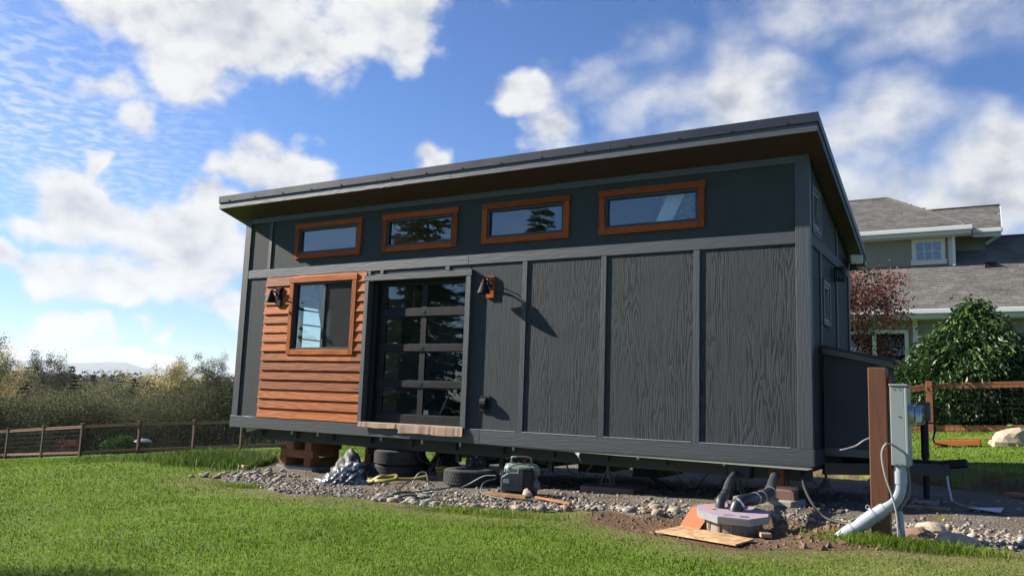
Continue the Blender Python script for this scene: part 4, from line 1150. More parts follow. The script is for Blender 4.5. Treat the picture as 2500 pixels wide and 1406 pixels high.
# ------------------------------------------------------------------ wood beyond the left fence
OLIVE = [(.118, .126, .064), (.150, .148, .080), (.096, .108, .054), (.180, .170, .096)]
GREY = [(.172, .162, .118), (.210, .196, .140), (.138, .130, .094), (.184, .158, .108)]
GOLD = [(.31, .245, .11), (.26, .22, .105), (.21, .19, .09), (.36, .28, .12)]
DKOL = [(.056, .066, .034), (.078, .084, .042), (.110, .110, .056)]
PA = tree_parts(11, 9.0, 3.4, 14000, .15, GREY, .34, 15)
PB = tree_parts(12, 9.0, 3.2, 15000, .15, OLIVE, .36, 15)
PC = tree_parts(13, 9.0, 3.0, 12000, .14, GOLD, .32, 14, bark='bark_pale')
PD = tree_parts(14, 10.0, 3.6, 14000, .13, DKOL, .34, 16)
PE = conifer_parts(15, 10.0, 2.3, 26, 8, .34)
def far_tree(proto, name, label, az, d, top_el, base_el=None, group=None, rz=0., wide=1.0, parts=None, hh=10.0):
    x, y = polar(az, d); zb = gz(x, y)
    ht = CAM.z + math.tan(R(top_el)) * d - zb
    if proto is None:
        t = make_tree(name, label, (x, y, zb), parts, group, rz=rz)
    else:
        t = copy_tree(proto); t.location = (x, y, zb); t['label'] = label; t.rotation_euler = (0, 0, rz)
        if group: t['group'] = group
        elif 'group' in t: del t['group']
    s_ = ht / hh; t.scale = (s_ * wide, s_ * wide, s_)
    return t
tA = far_tree(None, 'autumn_tree', 'tall pale yellowing tree at far left edge of the wood', 152.9, 62, 2.0, parts=PC, hh=9.6, wide=.75)
tE = far_tree(None, 'conifer', 'narrow dark conifer beside pale yellowing tree at far left', 151.3, 66, 1.0, parts=PE)
tB = far_tree(None, 'deciduous_tree', 'dark branched olive tree standing nearest house corner beyond left fence', 140.8, 46, 1.65, parts=PD, hh=10.7, wide=.85)
tG = far_tree(None, 'grey_tree', 'greyish half bare tree with rusty crown left of the pointed conifer', 150.2, 64, 1.15, parts=PA, hh=9.6, wide=.7)
tO = far_tree(None, 'olive_tree', 'olive green deciduous tree in the thicket beyond left fence', 147.0, 58, -.2, group='olive trees of the thicket', parts=PB, hh=9.6)
far_tree(tE, 'conifer', 'pointed dark conifer right of the greyish half bare tree', 149.0, 70, 1.15, rz=1.)
far_tree(tA, 'autumn_tree', 'broad pale gold tree rising alone above middle of treeline', 144.2, 78, 1.75, rz=2.0, wide=1.0)
far_tree(tA, 'autumn_tree', 'low bright yellow tree below the broad gold tree', 145.0, 60, -.55, rz=1.0, wide=.7)
far_tree(tE, 'conifer', 'short dark conifer just left of low bright yellow tree', 146.2, 68, .35, rz=.5, wide=1.1)
far_tree(tE, 'conifer', 'short dark conifer rising behind low bright yellow tree', 145.4, 72, .5, rz=2.5, wide=1.2)
far_tree(tE, 'conifer', 'squat dark conifer in middle of the thicket left of centre', 148.2, 62, -.55, rz=2.5, wide=1.5)
rs = np.random.default_rng(5)
for k in range(40):
    az = 138.0 + 22.0 * (k + .5) / 40 + rs.normal() * .5; d = 55 + 55 * rs.random()
    src, lab, grp = ((tO, 'olive green deciduous tree in the thicket beyond left fence', 'olive trees of the thicket'),
                     (tG, 'grey brown thin leaved tree in the thicket beyond left fence', 'grey brown trees of the thicket'))[k % 2 if k % 5 else 0]
    nm = 'thicket_tree'
    t = far_tree(src, nm, lab, az, d, -2.0 + 1.05 * rs.random() - .25 * (d < 65), group=grp, rz=rs.random() * 6, wide=.9 + .5 * rs.random())
# low shrubs right behind the fence
PS = tree_parts(21, 2.4, 1.5, 9000, .075, DKOL + OLIVE, .42, 12, start=.08, up_=.25)
t0 = None
for k in range(34):
    az = 136.5 + 24 * (k + .5) / 34 + rs.normal() * .3; d = 45 + 9 * rs.random()
    x, y = polar(az, d)
    if t0 is None:
        t = t0 = make_tree('thicket_shrub', 'dark olive shrub in the hedge row right behind left fence', (x, y, gz(x, y)), PS, 'shrubs behind the left fence')
        t['category'] = 'shrub'
    else:
        t = copy_tree(t0); t.location = (x, y, gz(x, y))
    s_ = .75 + .45 * rs.random(); t.scale = (s_ * 1.2, s_ * 1.2, s_); t.rotation_euler = (0, 0, rs.random() * 6)
# one reddish bush and one leafy green plant show between the fence posts
PR = tree_parts(22, 1.1, .7, 2600, .10, [(.12, .028, .022), (.09, .032, .025), (.06, .045, .03)], .25, 9, start=.1, up_=.2)
x, y = polar(148.8, 41); t = make_tree('red_bush', 'small bright red bush behind left fence', (x, y, gz(x, y)), PR, sc=.45); t['category'] = 'bush'
PG = tree_parts(23, .9, .9, 1500, .20, [(.035, .075, .018), (.050, .095, .022), (.025, .055, .014)], .28, 9, start=.1, up_=.2)
x, y = polar(146.0, 40.5); t = make_tree('leafy_plant', 'bright green broad leaved plant behind left fence near the bin', (x, y, gz(x, y)), PG, sc=.5); t['category'] = 'plant'
x, y = polar(144.6, 40.5); zb = gz(x, y)
t = thing('garden_bin', 'dark bin with pale lid behind left fence beside green plant', 'bin', (x, y, zb))
MB().lathe([(.001, 0), (.30, 0), (.36, .50), (.33, .50), (.001, .46)], (x, y, zb), (0, 0, 1), 20).build('body', M['plastic_dark'], t, smooth=True)
MB().lathe([(.39, .49), (.37, .54), (.2, .63), (.001, .65), (.001, .50)], (x, y, zb), (0, 0, 1), 20).build('lid', M['plastic_pale'], t, smooth=True)

# far wood: one unbroken mass of crowns
def far_wood():
    rng = np.random.default_rng(31); n = 230000
    az = np.radians(rng.uniform(84, 166, n)); d = 95 + 330 * rng.random(n) ** 1.6
    keep = np.degrees(az) > 128
    az = az[keep]; d = d[keep]; n = len(az)
    x = CAM.x + np.cos(az) * d; y = CAM.y + np.sin(az) * d
    cell = np.floor(np.degrees(az) * 2.2 + .7 * np.sin(d * .05)) * 131 + np.floor(d / 14) * 17
    hsh = np.modf(np.abs(np.sin(cell * 12.9898) * 43758.5))[0]
    canopy = CAM.z + np.tan(np.radians(-.75 + .75 * hsh + .0028 * np.clip(d - 95, 0, 420))) * d
    u = rng.random(n)
    z = canopy - (.0 + 9.0 * u ** 1.5)
    kind = np.modf(hsh * 7.13)[0]
    pal = np.where((kind < .40)[:, None], np.array([.060, .066, .034]), np.where((kind < .62)[:, None], np.array([.030, .040, .024]), np.where((kind < .9)[:, None], np.array([.105, .092, .052]), np.array([.19, .13, .055]))))
    cols = pal * (1 + .3 * rng.normal(size=(n, 1))); cols = np.clip(cols, .006, 1)
    V, F, c = leaves(np.stack([x, y, z], -1), .0030 * d * (.6 + .8 * rng.random(n)), rng, aspect=.7, colf=cols)
    o = np_mesh('distant_wood', V, F, M['leaf'], c)
    tag(o, 'mixed olive and brown wood filling the valley on the left', 'woodland', kind='stuff')
far_wood()
# saw-toothed row of distant conifers along the skyline
PF = conifer_parts(41, 10.0, 2.0, 16, 6, .7, start=.1)
tF = None
for k in range(64):
    az = 136 + 24 * rs.random(); d = 210 + 140 * rs.random()
    lab = 'small distant conifer on the skyline of the left wood'
    if tF is None: t = tF = far_tree(None, 'skyline_conifer', lab, az, d, .55, group='conifers along the skyline', parts=PF)
    else: t = far_tree(tF, 'skyline_conifer', lab, az, d, .40 + .35 * rs.random(), group='conifers along the skyline', rz=rs.random() * 6)
    t.scale = (t.scale[2] * .8, t.scale[2] * .8, t.scale[2])

# trees on the near side of the garden (their reflections show in the glass, one shades the lawn's corner)
PN = conifer_parts(51, 12.0, 3.4, 30, 10, .34, pal=((.02, .038, .016), (.035, .055, .022), (.012, .022, .012)), start=.02)
tN = make_tree('garden_conifer', 'tall dark conifer facing the long wall, mirrored in the door glass', (-10.5, -19.0, gz(-10.5, -19) - .2), PN, 'conifers in front of the long wall')
for x, y, h_, lab in ((-6.8, -22.5, .95, 'dark conifer facing the long wall, mirrored in the second loft window'), (-18.5, -13.8, 1.46, 'tall conifer left of the lawn shading its near corner'), (-15.5, -24, 1.1, 'rearmost tall conifer in front of the long wall')):
    t = copy_tree(tN); t.location = (x, y, gz(x, y) - .2); t.scale = (h_, h_, h_); t['label'] = lab; t.rotation_euler = (0, 0, x)

# ------------------------------------------------------------------ fences
def fence(name, label, pts, hgt, post_w, rail_mat, post_mat, cap=True, wires=7, vert=.15, lowz=.10, rail=.10, wire_r=.0035, skip=()):
    x, y = pts[0]; t = thing(name, label, 'fence', (x, y, gz(x, y)))
    P = [Vector((a, b, gz(a, b))) for a, b in pts]
    for p in P:
        mb = MB().box(p.x - post_w / 2, p.x + post_w / 2, p.y - post_w / 2, p.y + post_w / 2, p.z - .3, p.z + hgt + .05)
        po = mb.build('post', M[post_mat], t, bevel=.006)
        if cap: MB().box(p.x - post_w * .7, p.x + post_w * .7, p.y - post_w * .7, p.y + post_w * .7, p.z + hgt + .051, p.z + hgt + .085).build('post_cap', M[post_mat], po)
    for a, b in zip(P[:-1], P[1:]):
        d = (b - a); dn = d.normalized(); s_ = dn * (post_w / 2 + .002)
        u = Vector((0, 0, 1))
        MB().bar(a + s_ + u * (hgt - rail / 2), b - s_ + u * (hgt - rail / 2), .045, rail).build('top_rail', M[rail_mat], t, bevel=.004)
        MB().bar(a + s_ + u * (lowz + rail / 2), b - s_ + u * (lowz + rail / 2), .045, rail).build('bottom_rail', M[rail_mat], t, bevel=.004)
        nrm = Vector((dn.y, -dn.x, 0)) * .032
        mb = MB()
        for k in range(wires):
            z = lowz + .02 + (hgt - lowz - .04) * k / (wires - 1)
            mb.bar(a + s_ + u * z + nrm, b - s_ + u * z + nrm, wire_r * 2, wire_r * 2)
        n = int(d.length / vert)
        for k in range(1, n):
            p = a + d * (k / n) + nrm
            mb.bar(p + u * (lowz), p + u * (hgt - .01), wire_r * 1.3, wire_r * 1.3, (0, 1, 0))
        o = mb.build('wire_mesh', M['wire'], t); o['kind'] = 'stuff'
    return t
LF = [(-32.6, 9.5), (-29.8, 9.45), (-27.0, 9.4), (-24.2, 9.35), (-21.4, 9.2), (-18.7, 9.1), (-17.0, 10.3), (-16.3, 12.2), (-15.2, 13.6), (-14.2, 15.6), (-13.0, 17.6), (-12.0, 19.8)]
fence('wire_fence', 'brown post and rail wire fence across the lawn at left', LF, 1.16, .10, 'fence', 'fencepost')
RF = [(4.6, 10.2), (7.2, 10.35), (9.66, 10.5), (12.2, 10.65), (14.7, 10.8)]
fence('wire_fence', 'reddish post and rail wire fence before the glossy bush at right', RF, 1.04, .13, 'fence_r', 'fence_r', cap=False, vert=.10, lowz=.02, rail=.125, wires=10, wire_r=.002)

# ------------------------------------------------------------------ neighbour's house
NH = thing('neighbour_house', 'taupe lap sided house with grey shingle roofs behind right fence', 'house', (8.5, 24, gz(8.5, 20.5)))
SL = .58
def lap_wall(x0, x1, y, z0, z1, e=.19, parent=NH, face=-1):
    n = int((z1 - z0) / e)
    for k in range(n + 1):
        a = z0 + k * e; b = min(a + e + .02, z1)
        if b - a < .03: continue
        MB().prism([(x0, y + face * .022, a), (x0, y + face * .006, b), (x0, y + .03 * -face, b), (x0, y + .03 * -face, a)], (x1 - x0, 0, 0)).build('lap_board', M['siding'], parent)
zg = gz(9, 20.5) - .2
MB().box(-6, 16, 20.53, 30, zg, 3.70).build('lower_wall', M['siding'], NH)
lap_wall(8.72, 16, 20.52, zg + .3, 3.62)
MB().box(8.58, 8.73, 20.46, 20.53, zg, 3.66).build('corner_trim', M['white_trim'], NH, bevel=.01)
lap_wall(-6, 6.2, 20.52, zg + .3, 3.62)
# recessed patio doors
MB().box(6.2, 8.58, 20.50, 20.529, 3.35, 3.66).build('lintel', M['siding'], NH)
pd = MB().box(6.35, 8.45, 20.47, 20.528, 3.20, 3.32).box(6.35, 6.47, 20.47, 20.528, zg, 3.20).box(8.33, 8.45, 20.47, 20.528, zg, 3.20).box(7.34, 7.46, 20.46, 20.528, zg, 3.20).build('patio_door', M['white_trim'], NH, bevel=.01)
for a, b in ((6.47, 7.34), (7.46, 8.33)):
    MB().box(a, b, 20.505, 20.512, zg + .3, 3.20).build('pane', M['nbr_glass'], pd)
# lower roof: eave, gutter, shingles
def roof_slab(pts, th=.12): # pts on the roof top, thickness downwards
    return MB().prism(pts, (0, 0, -th))
YE, ZE = 19.9, 3.93
def zr(y): return ZE + SL * (y - YE)
roof_slab([(-6.5, YE, zr(YE)), (16.5, YE, zr(YE)), (16.5, 25.6, zr(25.6)), (-6.5, 25.6, zr(25.6))]).build('lower_roof', M['roofing'], NH)
roof_slab([(-6.5, 25.6, zr(25.6)), (16.5, 25.6, zr(25.6)), (16.5, 31, zr(25.6) - SL * 5.4), (-6.5, 31, zr(25.6) - SL * 5.4)]).build('rear_roof', M['roofing'], NH)
MB().box(-6.5, 16.5, YE - .10, YE, ZE - .16, ZE - .005).build('gutter', M['gutter'], NH, bevel=.02)
MB().box(-6.5, 16.5, YE + .001, YE + .03, ZE - .30, ZE - .09).build('fascia', M['white_trim'], NH)
MB().box(-6.5, 16.5, YE + .031, 20.5, ZE - .30, ZE - .27).build('eave_soffit', M['white_trim'], NH)
def shingles(name, corners, parent, course=.15, tab=.28, seed=1, tone=1.0):
    """tabs in staggered courses over a convex polygon lying on a sloping plane (front slope: rises with y)"""
    rng = np.random.default_rng(seed)
    P = [Vector(c) for c in corners]
    ys = [p.y for p in P]; xs = [p.x for p in P]
    o = P[0]; nrm = (P[1] - P[0]).cross(P[2] - P[0]).normalized()
    if nrm.z < 0: nrm = -nrm
    zxy = lambda x, y: o.z - (nrm.x * (x - o.x) + nrm.y * (y - o.y)) / nrm.z
    upd = Vector((0, 1, -nrm.y / nrm.z)).normalized() if abs(nrm.x) < .2 else Vector((-nrm.x, 0, (nrm.x ** 2) / nrm.z)).normalized()
    poly = [(p.x, p.y) for p in P]
    V = []; F = []; cols = []
    y = min(ys); r_ = 0
    dy = course * upd.y
    while y < max(ys):
        x = min(xs) + (r_ % 2) * tab * .5 - tab + .1 * rng.random()
        while x < max(xs):
            w_ = tab * (.6 + .8 * rng.random())
            cx, cy = x + w_ / 2, y + dy / 2
            if float(sdist(poly, cx, cy)) < .03:
                x0, x1 = max(x + .004, min(xs)), min(x + w_ - .004, max(xs))
                th = .022 + .012 * rng.random()
                y1 = y + dy * 1.15; j = rng.normal() * .006
                b = len(V)
                V += [(x0, y + j, zxy(x0, y + j) + th + .004), (x1, y + j, zxy(x1, y + j) + th + .004), (x1, y1, zxy(x1, y1) + .006), (x0, y1, zxy(x0, y1) + .006), (x0, y + j, zxy(x0, y + j) + .001), (x1, y + j, zxy(x1, y + j) + .001)]
                F += [(b, b + 1, b + 2, b + 3), (b + 4, b + 5, b + 1, b)]
                k = tone * (.85 + .36 * rng.random())
                cols += [(.132 * k, .126 * k, .115 * k)] * 6
            x += w_
        y += dy; r_ += 1
    V = np.array(V) - np.array(ORG[parent]) 
    ob = np_mesh(name, V, F, M['shingle'], np.array(cols), parent=parent); ob['kind'] = 'stuff'
    return ob
shingles('roof_shingles', [(3.2, YE - .03, zr(YE - .03)), (16.4, YE - .03, zr(YE - .03)), (16.4, 25.55, zr(25.55)), (3.2, 25.55, zr(25.55))], NH, seed=2)
# upper storey
MB().box(2.0, 9.74, 23.2, 29, 5.3, 7.05).build('upper_wall', M['siding'], NH)
lap_wall(2.0, 9.62, 23.19, zr(23.2) + .05, 6.98)
MB().box(9.60, 9.76, 23.15, 23.2, zr(23.15), 7.0).build('corner_trim', M['white_trim'], NH, bevel=.01)
MB().box(9.72, 9.82, 23.04, 23.14, zr(23.1) + .02, 6.98).build('downspout', M['gutter'], NH, bevel=.015)
MB().tube([(9.77, 22.75, 7.0), (9.77, 22.9, 6.92), (9.77, 23.09, 6.80)], .045, 8).build('downspout_elbow', M['gutter'], NH)
# window with grid
wn = MB()
for a, b, c, d in ((8.42, 9.50, 6.72, 6.86), (8.42, 8.56, 6.06, 6.72), (9.36, 9.50, 6.06, 6.72), (8.38, 9.54, 5.90, 6.06)):
    wn.box(a, b, 23.12, 23.20, c, d)
wn = wn.build('window', M['white_trim'], NH, bevel=.008)
MB().box(8.56, 9.36, 23.160, 23.166, 6.06, 6.72).build('pane', M['nbr_glass'], wn)
for x in (8.56 + .267, 8.56 + .533): MB().box(x - .014, x + .014, 23.14, 23.159, 6.06, 6.72).build('muntin', M['white_trim'], wn)
MB().box(8.56, 9.36, 23.142, 23.1585, 6.375, 6.405).build('muntin', M['white_trim'], wn)
MB().box(8.36, 9.56, 23.10, 23.19, 6.045, 6.075).build('sill', M['white_trim'], wn)
# upper hip roof
EY, EZ = 22.6, 7.15
RY, RZ = 26.1, 7.15 + SL * 3.5
CX = 10.35
front = [(1.0, EY, EZ), (CX, EY, EZ), (7.35, RY, RZ), (1.0, RY, RZ)]
roof_slab(front).build('upper_roof', M['roofing'], NH)
shingles('roof_shingles', [(1.0 + 2.5, EY - .02, EZ - .012), (CX + .02, EY - .02, EZ - .012), (7.36, RY, RZ), (3.5, RY, RZ)], NH, seed=3)
roof_slab([(CX, EY, EZ), (CX, 29.6, EZ), (7.35, RY, RZ)]).build('hip_end', M['roofing'], NH)
MB().box(1.0, CX + .05, EY - .10, EY, EZ - .17, EZ - .01).build('gutter', M['gutter'], NH, bevel=.02)
MB().box(1.0, CX, EY + .001, EY + .03, EZ - .28, EZ - .125).build('fascia', M['white_trim'], NH)
MB().box(1.0, CX, EY + .031, 23.2, EZ - .28, EZ - .25).build('eave_soffit', M['white_trim'], NH)
MB().box(1.0, 7.4, RY - .12, RY + .12, RZ - .04, RZ + .035).build('ridge_cap', M['roofing'], NH)
MB().bar((CX - .1, EY + .1, EZ + .06), (7.35, RY, RZ + .02), .22, .03).build('hip_cap', M['roofing'], NH)
# cross wing with a gable towards the right
WY, WZ = 26.0, 8.52
WE = 23.75
wzr = lambda y: WZ + SL * (y - WY)
roof_slab([(8.0, WE, wzr(WE)), (11.25, WE, wzr(WE)), (11.25, WY, WZ), (8.0, WY, WZ)]).build('wing_roof', M['roofing'], NH)
roof_slab([(8.0, WY, WZ), (11.25, WY, WZ), (11.25, 28.2, wzr(WE)), (8.0, 28.2, wzr(WE))]).build('wing_rear_roof', M['roofing'], NH)
shingles('roof_shingles', [(8.2, WE - .02, wzr(WE - .02)), (11.24, WE - .02, wzr(WE - .02)), (11.24, WY, WZ), (8.2, WY, WZ)], NH, seed=4)
MB().prism([(11.251, WE, wzr(WE) - .16), (11.251, WY, WZ - .16), (11.251, WY, WZ + .02), (11.251, WE, wzr(WE) + .02)], (.04, 0, 0)).build('bargeboard', M['gutter'], NH)
MB().box(10.36, 11.28, WE - .10, WE, wzr(WE) - .16, wzr(WE) - .01).build('gutter', M['gutter'], NH, bevel=.02)
MB().box(10.36, 11.25, WE + .001, WE + .03, wzr(WE) - .30, wzr(WE) - .125).build('fascia', M['white_trim'], NH)
MB().box(9.75, 10.75, 24.4, 28, 6.3, 7.2).build('wing_wall', M['siding'], NH)
MB().bar((10.76, 24.3, 6.75), (11.2, 24.3, 7.05), .08, .10).build('brace', M['white_trim'], NH)
MB().bar((8.0, WY, WZ + .012), (11.25, WY, WZ + .012), .24, .03).build('ridge_cap', M['roofing'], NH)
MB().bar((-6.5, 25.6, zr(25.6) + .012), (16.5, 25.6, zr(25.6) + .012), .24, .03).build('ridge_cap', M['roofing'], NH)
vx, vy = 10.85, 22.9
MB().box(vx - .15, vx + .15, vy - .12, vy + .12, zr(vy) - .05, zr(vy) + .14).box(vx - .2, vx + .2, vy - .18, vy + .16, zr(vy) + .14, zr(vy) + .17).build('roof_vent', M['black'], NH, bevel=.01)

# ------------------------------------------------------------------ shrubs on the right
def laurel():
    x0, y0 = 10.52, 12.3; zb = gz(x0, y0)
    t = thing('laurel_bush', 'large cone shaped glossy green bush behind the right fence', 'bush', (x0, y0, zb))
    rng = np.random.default_rng(61)
    mb = MB()
    for k in range(9):
        a = k * .7; mb.tube([(.1 * math.cos(a), .1 * math.sin(a), -.2), (.35 * math.cos(a), .35 * math.sin(a), 1.0), (.5 * math.cos(a), .5 * math.sin(a), 2.2)], [.04, .03, .012], 6, False)
    mb.build('stem', M['bark'], t, local=True)
    # shoots: clumps on the surface of a ragged cone
    ns = 1500
    zz = 2.6 * rng.random(ns) ** 1.1
    prof = lambda z: np.interp(z, [0, .3, .7, 1.15, 1.6, 2.0, 2.35, 2.65], [1.5, 1.70, 1.72, 1.52, 1.10, .60, .30, .08])
    a = rng.random(ns) * 2 * math.pi
    lob = 1 + .13 * np.sin(3 * a + zz * 2) + .10 * np.sin(5 * a - zz * 3)
    rr = prof(zz) * lob * (.40 + .64 * rng.random(ns) ** .5)
    C = np.stack([rr * np.cos(a), rr * np.sin(a), zz + .1], -1)
    per = 20
    idx = np.repeat(np.arange(ns), per)
    out_ = np.stack([np.cos(a), np.sin(a), np.full(ns, .15)], -1)
    Lc = C[idx] + rng.normal(size=(len(idx), 3)) * .12
    cols = pick(rng, len(idx), [(.030, .066, .014), (.044, .090, .018), (.020, .048, .012), (.080, .135, .026)], .35)
    d = out_[idx] * .8 + np.array([0, 0, -.55])
    V, F, c = leaves(Lc, .150 * (.7 + .6 * rng.random(len(idx))), rng, aspect=.36, colf=cols, dirs=d)
    np_mesh('crown', V, F, M['leaf_gloss'], c, parent=t)
laurel()
PM = tree_parts(71, 4.25, 1.75, 12500, .075, [(.26, .085, .085), (.33, .11, .095), (.18, .06, .065), (.22, .15, .085)], .20, 16, start=.56, up_=.35, aspect=.75)
x, y = 7.1, 15.2
make_tree('maple_tree', 'dark red leaved maple between tiny house and taupe house', (x, y, gz(x, y)), PM, bark='bark_pale')
# leafy growth just right of the curtain, inside the last loft window
PY = tree_parts(72, .72, .28, 3200, .042, [(.34, .30, .06), (.26, .27, .05), (.42, .36, .10)], .085, 9, start=.25, up_=.5)
kk = PY[1][0].reshape(-1, 4, 3)[:, :, 1].min(1) > -.21
PY = (PY[0], (PY[1][0].reshape(-1, 4, 3)[kk].reshape(-1, 3), np.arange(4 * kk.sum()).reshape(-1, 4), PY[1][2].reshape(-1, 4, 3)[kk].reshape(-1, 3)))
t = make_tree('potted_plant', 'yellow green leafy plant inside right end of last loft window', (7.78, .32, 2.455), PY); t['category'] = 'plant'

# ------------------------------------------------------------------ things under and before the house
def crib(x, y, label, layers=3, base=True):
    zb = gz(x + .35, y + .3) - .01
    t = thing('timber_crib', label, 'timber crib', (x + .35, y + .3, zb), group='timber cribs carrying the left end')
    z = zb
    if base:
        MB().box(x - .03, x + .76, y - .03, y + .75, z, z + .085).build('base_slab', M['concrete'], t, bevel=.006); z += .086
    h = (-.182 - z) / 3
    MB().box(x, x + .15, y, y + .66, z, z + h - .001).build('timber', M['crib_y'], t, bevel=.005)
    MB().box(x + .53, x + .68, y + .01, y + .70, z, z + h - .001).build('timber', M['crib_y'], t, bevel=.005); z += h
    MB().box(x - .01, x + .71, y + .02, y + .17, z, z + h - .001).build('timber', M['crib'], t, bevel=.005)
    MB().box(x - .03, x + .69, y + .50, y + .65, z, z + h - .001).build('timber', M['crib'], t, bevel=.005); z += h
    MB().box(x - .06, x + .14, y + .05, y + .24, z, z + .03).build('wedge', M['crib'], t, bevel=.003)
    MB().box(x + .15, x + .31, y - .02, y + .66, z, z + h - .001).build('timber', M['crib_y'], t, bevel=.005)
    MB().box(x + .55, x + .70, y - .01, y + .70, z, z + h - .001).build('timber', M['crib_y'], t, bevel=.005)
crib(.86, .30, 'reddish timber crib on grey slab under the left corner of house')
crib(1.15, 2.05, 'timber crib in shade under the rear left corner of house')

def tyre(x, y, z, label, flat=True, r=.345, w=.205, rz=0., group='spare tyres under the house'):
    t = thing('tyre', label, 'tyre', (x, y, z), rz, group)
    prof = [(.20, -.5), (.25, -.52), (.315, -.50), (.338, -.42), (.345, -.25), (.345, .25), (.338, .42), (.315, .50), (.25, .52), (.20, .5), (.195, .3), (.24, .0), (.195, -.3)]
    s_ = r / .345
    P = [(a * s_, b * w) for a, b in prof]
    c = (0, 0, w * .52) if flat else (0, 0, r - .01); ax = (0, 0, 1) if flat else (0, 1, 0)
    MB().lathe(P, c, ax, 40).build('casing', M['rubber'], t, smooth=True, local=True)
    mb = MB()
    for row in (-.33, -.11, .11, .33):
        for k in range(44):
            a = 2 * math.pi * (k + (.5 if row in (-.11, .33) else 0)) / 44
            cc = Vector((math.cos(a), math.sin(a), 0)) * (r + .001); tt = Vector((-math.sin(a), math.cos(a), 0)); zz = Vector((0, 0, 1))
            rr = cc.normalized()
            p = cc + zz * row * w; e1, e2, e3 = tt * .019, zz * w * .085, rr * .004
            if not flat:
                f = lambda v: Vector((v.x, v.z, v.y)); p, e1, e2, e3 = f(p), f(e1), f(e2), f(e3)
            mb.obox(p + Vector(c), e1, e2, e3)
    o = mb.build('tread', M['rubber'], t, local=True); o['kind'] = 'stuff'
    return t
zt = gz(3.25, .35) + .012
tyre(3.25, .35, zt, 'lower tyre of the two lying stacked beside timber crib')
tyre(3.27, .33, zt + .214, 'upper tyre of the two lying stacked beside timber crib', rz=.4)
tyre(4.78, -.02, gz(4.78, 0) + .012, 'single tyre lying flat before the front axle hub', rz=.9)
tyre(4.02, 1.05, gz(4.0, 1.05) + .012, 'upright tyre in shade behind the single flat tyre', flat=False, rz=.35)
tyre(2.75, 1.9, gz(2.7, 1.9) + .012, 'upright tyre deep in shade behind the stacked tyres', flat=False, rz=1.2)

def jackstand(x, y, ztop, label, zb):
    t = thing('jack_stand', label, 'jack stand', (x, y, zb), group='jack stands under the frame')
    h = ztop - zb
    for k in range(4):
        a = math.pi / 4 + k * math.pi / 2
        MB().bar((x + .028 * math.cos(a), y + .028 * math.sin(a), zb + h * .68), (x + .11 * math.cos(a), y + .11 * math.sin(a), zb), .022, .010).build('leg', M['steel'], t)
    MB().cyl((x, y, zb + h * .60), (x, y, zb + h * .72), .036, n=12).build('collar', M['steel'], t, smooth=True)
    MB().cyl((x, y, zb + h * .3), (x, y, ztop - .02), .018, n=10).build('post', M['steel'], t, smooth=True)
    MB().box(x - .045, x + .045, y - .03, y + .03, ztop - .02, ztop - .001).build('saddle', M['steel'], t)
    mb = MB()
    for (dx0, dy0, dx1, dy1) in ((-1, -1, 1, -1), (1, -1, 1, 1), (1, 1, -1, 1), (-1, 1, -1, -1)):
        mb.bar((x + .078 * dx0, y + .078 * dy0, zb + .012), (x + .078 * dx1, y + .078 * dy1, zb + .012), .02, .006)
    mb.build('foot_ring', M['steel'], t)
def slab_block(name, x0, x1, y0, y1, h, mat, label, cat, rz=0., group=None):
    cx, cy = (x0 + x1) / 2, (y0 + y1) / 2
    zb = gz(cx, cy) - .004
    o = MB().box(x0 - cx, x1 - cx, y0 - cy, y1 - cy, 0, h).build(name, M[mat], local=True, bevel=.008)
    o.location = (cx, cy, zb); o.rotation_euler = (0, 0, rz); tag(o, label, cat, group)
    return zb + h
z1 = slab_block('paving_slab', 3.62, 4.22, .35, .85, .075, 'paver', 'dull red paving slab under the jack stand near stacked tyres', 'slab', .15)
jackstand(3.78, .62, -.185, 'steel jack stand right of the stacked tyres', z1)
z2 = slab_block('paving_slab', 6.25, 6.95, .30, 1.02, .085, 'paver', 'large dull red paving slab under middle of house', 'slab', .12)
jackstand(6.52, .62, -.185, 'steel jack stand on the large paving slab under middle', z2)
z3 = slab_block('paving_slab', 6.0, 6.6, 2.0, 2.6, .06, 'concrete', 'grey slab far under the house behind the large paving slab', 'slab', .1)
jackstand(6.3, 2.35, -.185, 'steel jack stand far under the house by rear rail', z3)
jackstand(8.15, .85, -.185, 'steel jack stand behind the black drain pipes', gz(8.15, .85))
jackstand(9.0, 1.9, -.185, 'steel jack stand under the far right rear of house', gz(9.0, 1.9))
z4 = slab_block('concrete_block', 8.36, 9.02, -.06, .42, .085, 'concrete', 'grey concrete slab under right corner of the house', 'block', -.12)
zz = z4
o = MB().box(8.60, 8.98, .08, .30, zz, zz + .10).build('brick_block', M['paver'], bevel=.006); tag(o, 'reddish block on grey slab under right corner of house', 'block')
o = MB().box(8.66, 8.99, .10, .27, zz + .1005, zz + .145).build('yellow_board', M['board'], bevel=.003); tag(o, 'short pale board on top of the reddish block', 'board')
o = MB().box(8.70, 8.86, .12, .25, zz + .146, -.02).build('shim_block', M['crib_y'], bevel=.003); tag(o, 'dark wood shim between pale board and house frame', 'block')

